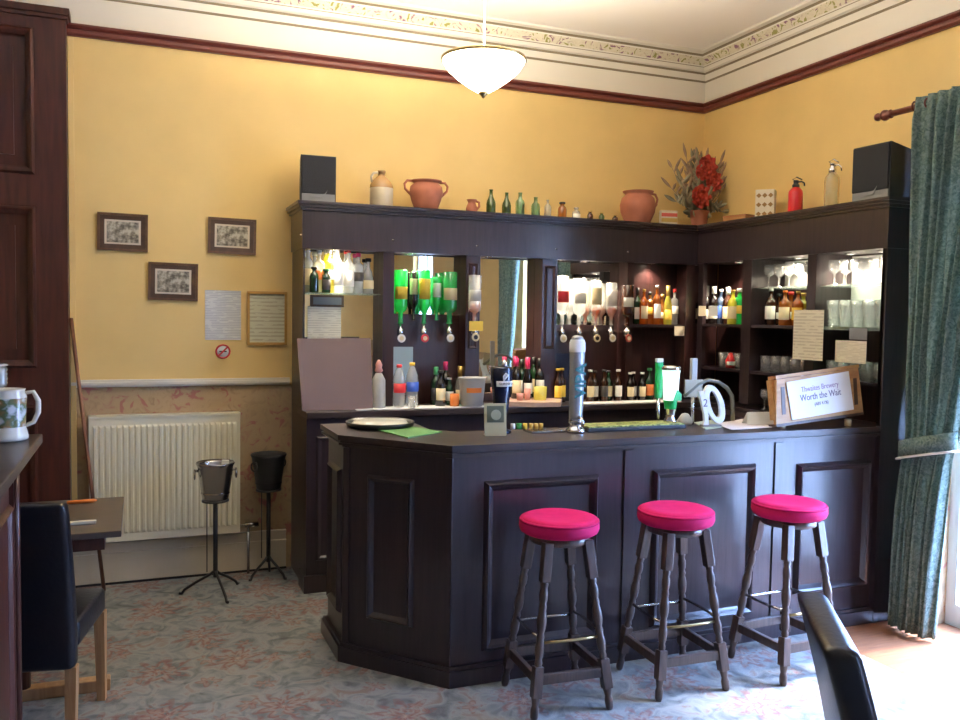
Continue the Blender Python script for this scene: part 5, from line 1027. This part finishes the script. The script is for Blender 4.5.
# white 10 tap sign
c = onZ(712, 425, TOP)
t = thing('number_ten_tap', 'white tap sign shaped like a slanted 1 and 0', 'beer tap', (2.80, 3.60, TOP), math.radians(-8))
c1 = onY(700, 420, 3.60); c2 = onY(714, 403, 3.60); t.location = (c2.x, 3.60, TOP); t.scale = (1.05, 1, 1.12)
mb = MB(); n = 32; O_, I_ = [], []
for i in range(n):
    a = 2*PI*i/n; tx = lambda rx, rz_: (rx*math.cos(a)*math.cos(.3)+rz_*math.sin(a)*math.sin(.3)*-1, rx*math.cos(a)*-math.sin(-.3)*0 + rz_*math.sin(a)*math.cos(.3) + rx*math.cos(a)*-math.sin(.3)*.0)
    O_.append(tx(.052, .092)); I_.append(tx(.026, .064))
def band(y): return [[mb.bm.verts.new((x, y, z+.105)) for x, z in P_] for P_ in (O_, I_)]
f0, f1 = band(-.012), band(.012); fs = []
for i in range(n):
    j = (i+1) % n; fs += [mb.bm.faces.new((f0[0][i], f0[0][j], f0[1][j], f0[1][i])), mb.bm.faces.new((f1[0][j], f1[0][i], f1[1][i], f1[1][j])), mb.bm.faces.new((f0[0][j], f0[0][i], f1[0][i], f1[0][j])), mb.bm.faces.new((f0[1][i], f0[1][j], f1[1][j], f1[1][i]))]
mb._fin(fs, False); mb.obj('numeral_zero', M['white'], t)
MB().prism([(-.062, 0), (-.026, 0), (-.032, .03), (-.034, .09), (-.062, .165), (-.088, .165), (-.082, .15), (-.055, .06), (-.052, .03)], -.011, .011, R90).obj('numeral_one', M['white'], t)
lettering('2', .05, M['ink'], t, (-.052, -.0125, .11), (PI/2, 0, 0), 'small_numeral_two')
MB().box((-.065, -.02, 0), (.035, .02, .012), bev=.003).obj('base', M['grey'], t)
# curved hose / grey thing behind the ten
P0 = [onY(x, y, 3.72) for x, y in ((684, 396), (690, 391), (698, 384), (708, 380), (718, 382), (727, 388), (732, 396))]
o = MB().tube(P0+[Vector((P0[-1].x+.01, 3.72, TOP+.012))], .011, 8).obj('dispenser_hose', mat('olive_grey_hose', (.17, .17, .13), .5)); tag(o, 'grey flexible hose arching behind the white ten', 'hose')
c = onZ(678, 414, TOP)
tag(MB().lathe([(0, 0), (.04, 0), (.045, .02), (.02, .055), (0, .06)], n=16, sy=.7).obj('folded_cloth', M['cord'], None, (P0[0].x+.02, 3.735, TOP+.0)), 'crumpled pale cloth at the left end of the grey hose', 'cloth') 
# leaflets
def flat(pts, m_, name, label, cat, th=.003, dz=.001): return tag(MB().prism([(onZ(x, y, TOP).x, onZ(x, y, TOP).y) for x, y in pts], TOP+dz, TOP+dz+th).obj(name, m_), label, cat)
flat([(694, 423), (712, 420.5), (726, 427), (706, 430)], mat('greenish_paper', (.42, .47, .34), .6), 'leaflet', 'pale green leaflet lying before the white ten', 'leaflet')
flat([(716, 425), (742, 420), (776, 428), (732, 431)], mat('pinkish_paper', (.66, .60, .58), .6), 'leaflet', 'pale pink leaflet lying under the white tent card', 'leaflet', .002, .0045)
c = onY(755, 424, 3.62)
t = thing('tent_card', 'small blank white tent card on the bar left of the wooden crate', 'card', (c.x, 3.60, TOP+.0075), math.radians(-12))
MB().hexa([(-.075, -.03, 0), (.08, -.03, 0), (.08, -.027, 0), (-.075, -.027, 0), (-.06, -.0015, .062), (.065, -.0015, .062), (.065, .001, .062), (-.06, .001, .062)]).obj('front_leaf', M['white'], t)
MB().hexa([(-.075, .027, 0), (.08, .027, 0), (.08, .03, 0), (-.075, .03, 0), (-.06, .0012, .062), (.065, .0012, .062), (.065, .003, .062), (-.06, .003, .062)]).obj('rear_leaf', M['white'], t)
# wooden crate with sign
P8 = [onY(777, 413, 3.44), onY(869, 409, 3.42), onY(860, 362, 3.53), onY(781, 373, 3.59)]
base = P8[0].lerp(P8[1], .5)
t = thing('wooden_crate', 'tilted pale wooden crate with white sign at the right end of the bar', 'crate', (base.x-.005, 3.445, TOP), math.radians(-1)); t.scale = (.97, 1, 1.17)
cw = .30; mt_ = Matrix.Translation((0, 0, .028)) @ Matrix.Rotation(math.radians(-4), 4, 'Y') @ Matrix.Rotation(math.radians(-8), 4, 'X')
def cx_(a): return mt_ @ Vector(a)
front = [(-cw, -.01, .012), (cw*.95, -.01, .012), (cw*.93, -.01, .215), (-cw*.90, -.01, .205)]
mb = MB(); mb.hexa([cx_(p) for p in front]+[cx_((p[0], p[1]+.02, p[2])) for p in front]); mb.obj('front_board', M['basket'], t)
mb = MB(); mb.hexa([cx_(p) for p in ((-cw*.92, -.012, .207), (cw*.95, -.012, .216), (cw*.95, .05, .216), (-cw*.92, .05, .207), (-cw*.92, -.012, .222), (cw*.95, -.012, .23), (cw*.95, .05, .23), (-cw*.92, .05, .222))]); mb.obj('top_board', M['basket'], t)
for s_ in (-1, 1): mb = MB(); x = s_*cw*.93; mb.hexa([cx_(p) for p in ((x-.008, .0105, .03), (x+.008, .0105, .03), (x+.008, .05, .03), (x-.008, .05, .03), (x-.008, .0105, .206), (x+.008, .0105, .206), (x+.008, .05, .206), (x-.008, .05, .206))]); mb.obj('side_board', M['basket'], t)
mb = MB(); mb.hexa([cx_(p) for p in ((-cw, -.011, 0), (cw*.95, -.011, 0), (cw*.95, .05, 0), (-cw, .05, 0), (-cw, -.011, .012), (cw*.95, -.011, .012), (cw*.95, .05, .012), (-cw, .05, .012))]); mb.obj('bottom_board', M['framei'], t)
for x in (-cw*.82, cw*.80): mb = MB(); mb.hexa([cx_(p) for p in ((x-.012, -.0125, .05), (x+.012, -.0125, .05), (x+.02, -.0125, .17), (x-.004, -.0125, .17), (x-.012, -.0105, .05), (x+.012, -.0105, .05), (x+.02, -.0105, .17), (x-.004, -.0105, .17))]); mb.obj('hand_hole', M['framei'], t)
mb = MB(); mb.hexa([cx_(p) for p in ((-.20, -.017, .022), (.215, -.017, .03), (.205, -.017, .205), (-.215, -.017, .188), (-.20, -.0128, .022), (.215, -.0128, .03), (.205, -.0128, .205), (-.215, -.0128, .188))]); sg = mb.obj('white_sign', M['white'], t)
base_rot = (mt_ @ Matrix.Rotation(PI/2, 4, 'X') @ Matrix.Rotation(math.radians(1.5), 4, 'Z')).to_euler()
for (txt, sz, z_, m_) in (('Thwaites Brewery', .034, .150, mat('faded_print', (.38, .28, .40), .7)), ('Worth the Wait', .041, .113, M['ink']), ('(ABV 4.1%)', .020, .078, M['ink'])):
    lettering(txt, sz, m_, t, cx_((0, -.018, z_)), base_rot)
mb = MB(); mb.tube([(cw*.62, -.0, 0), (cw*.62, -.0, .03)], .018, 12); mb.tube([(-cw*.8, .02, 0), (-cw*.8, .02, .03)], .018, 12); mb.obj('foot', M['creamc'], t)

# framed pictures and door seen only in the mirrors
for (x, z, w_, h_, lb_) in ((-1.2, 2.0, .9, .6, 'dark framed print on the wall opposite the bar, seen in the mirror'), (.9, 1.75, .5, .62, 'grey framed print on the wall opposite the bar, seen in the third mirror')):
    t = thing('framed_print', lb_, 'picture', (x, YF, z)); MB().box((-w_/2, .002, -h_/2), (w_/2, .025, h_/2)).obj('frame', M['frame'], t); MB().box((-w_/2+.04, .026, -h_/2+.04), (w_/2-.04, .03, h_/2-.04)).obj('print', M['grey'] if x > 0 else M['mount'], t)
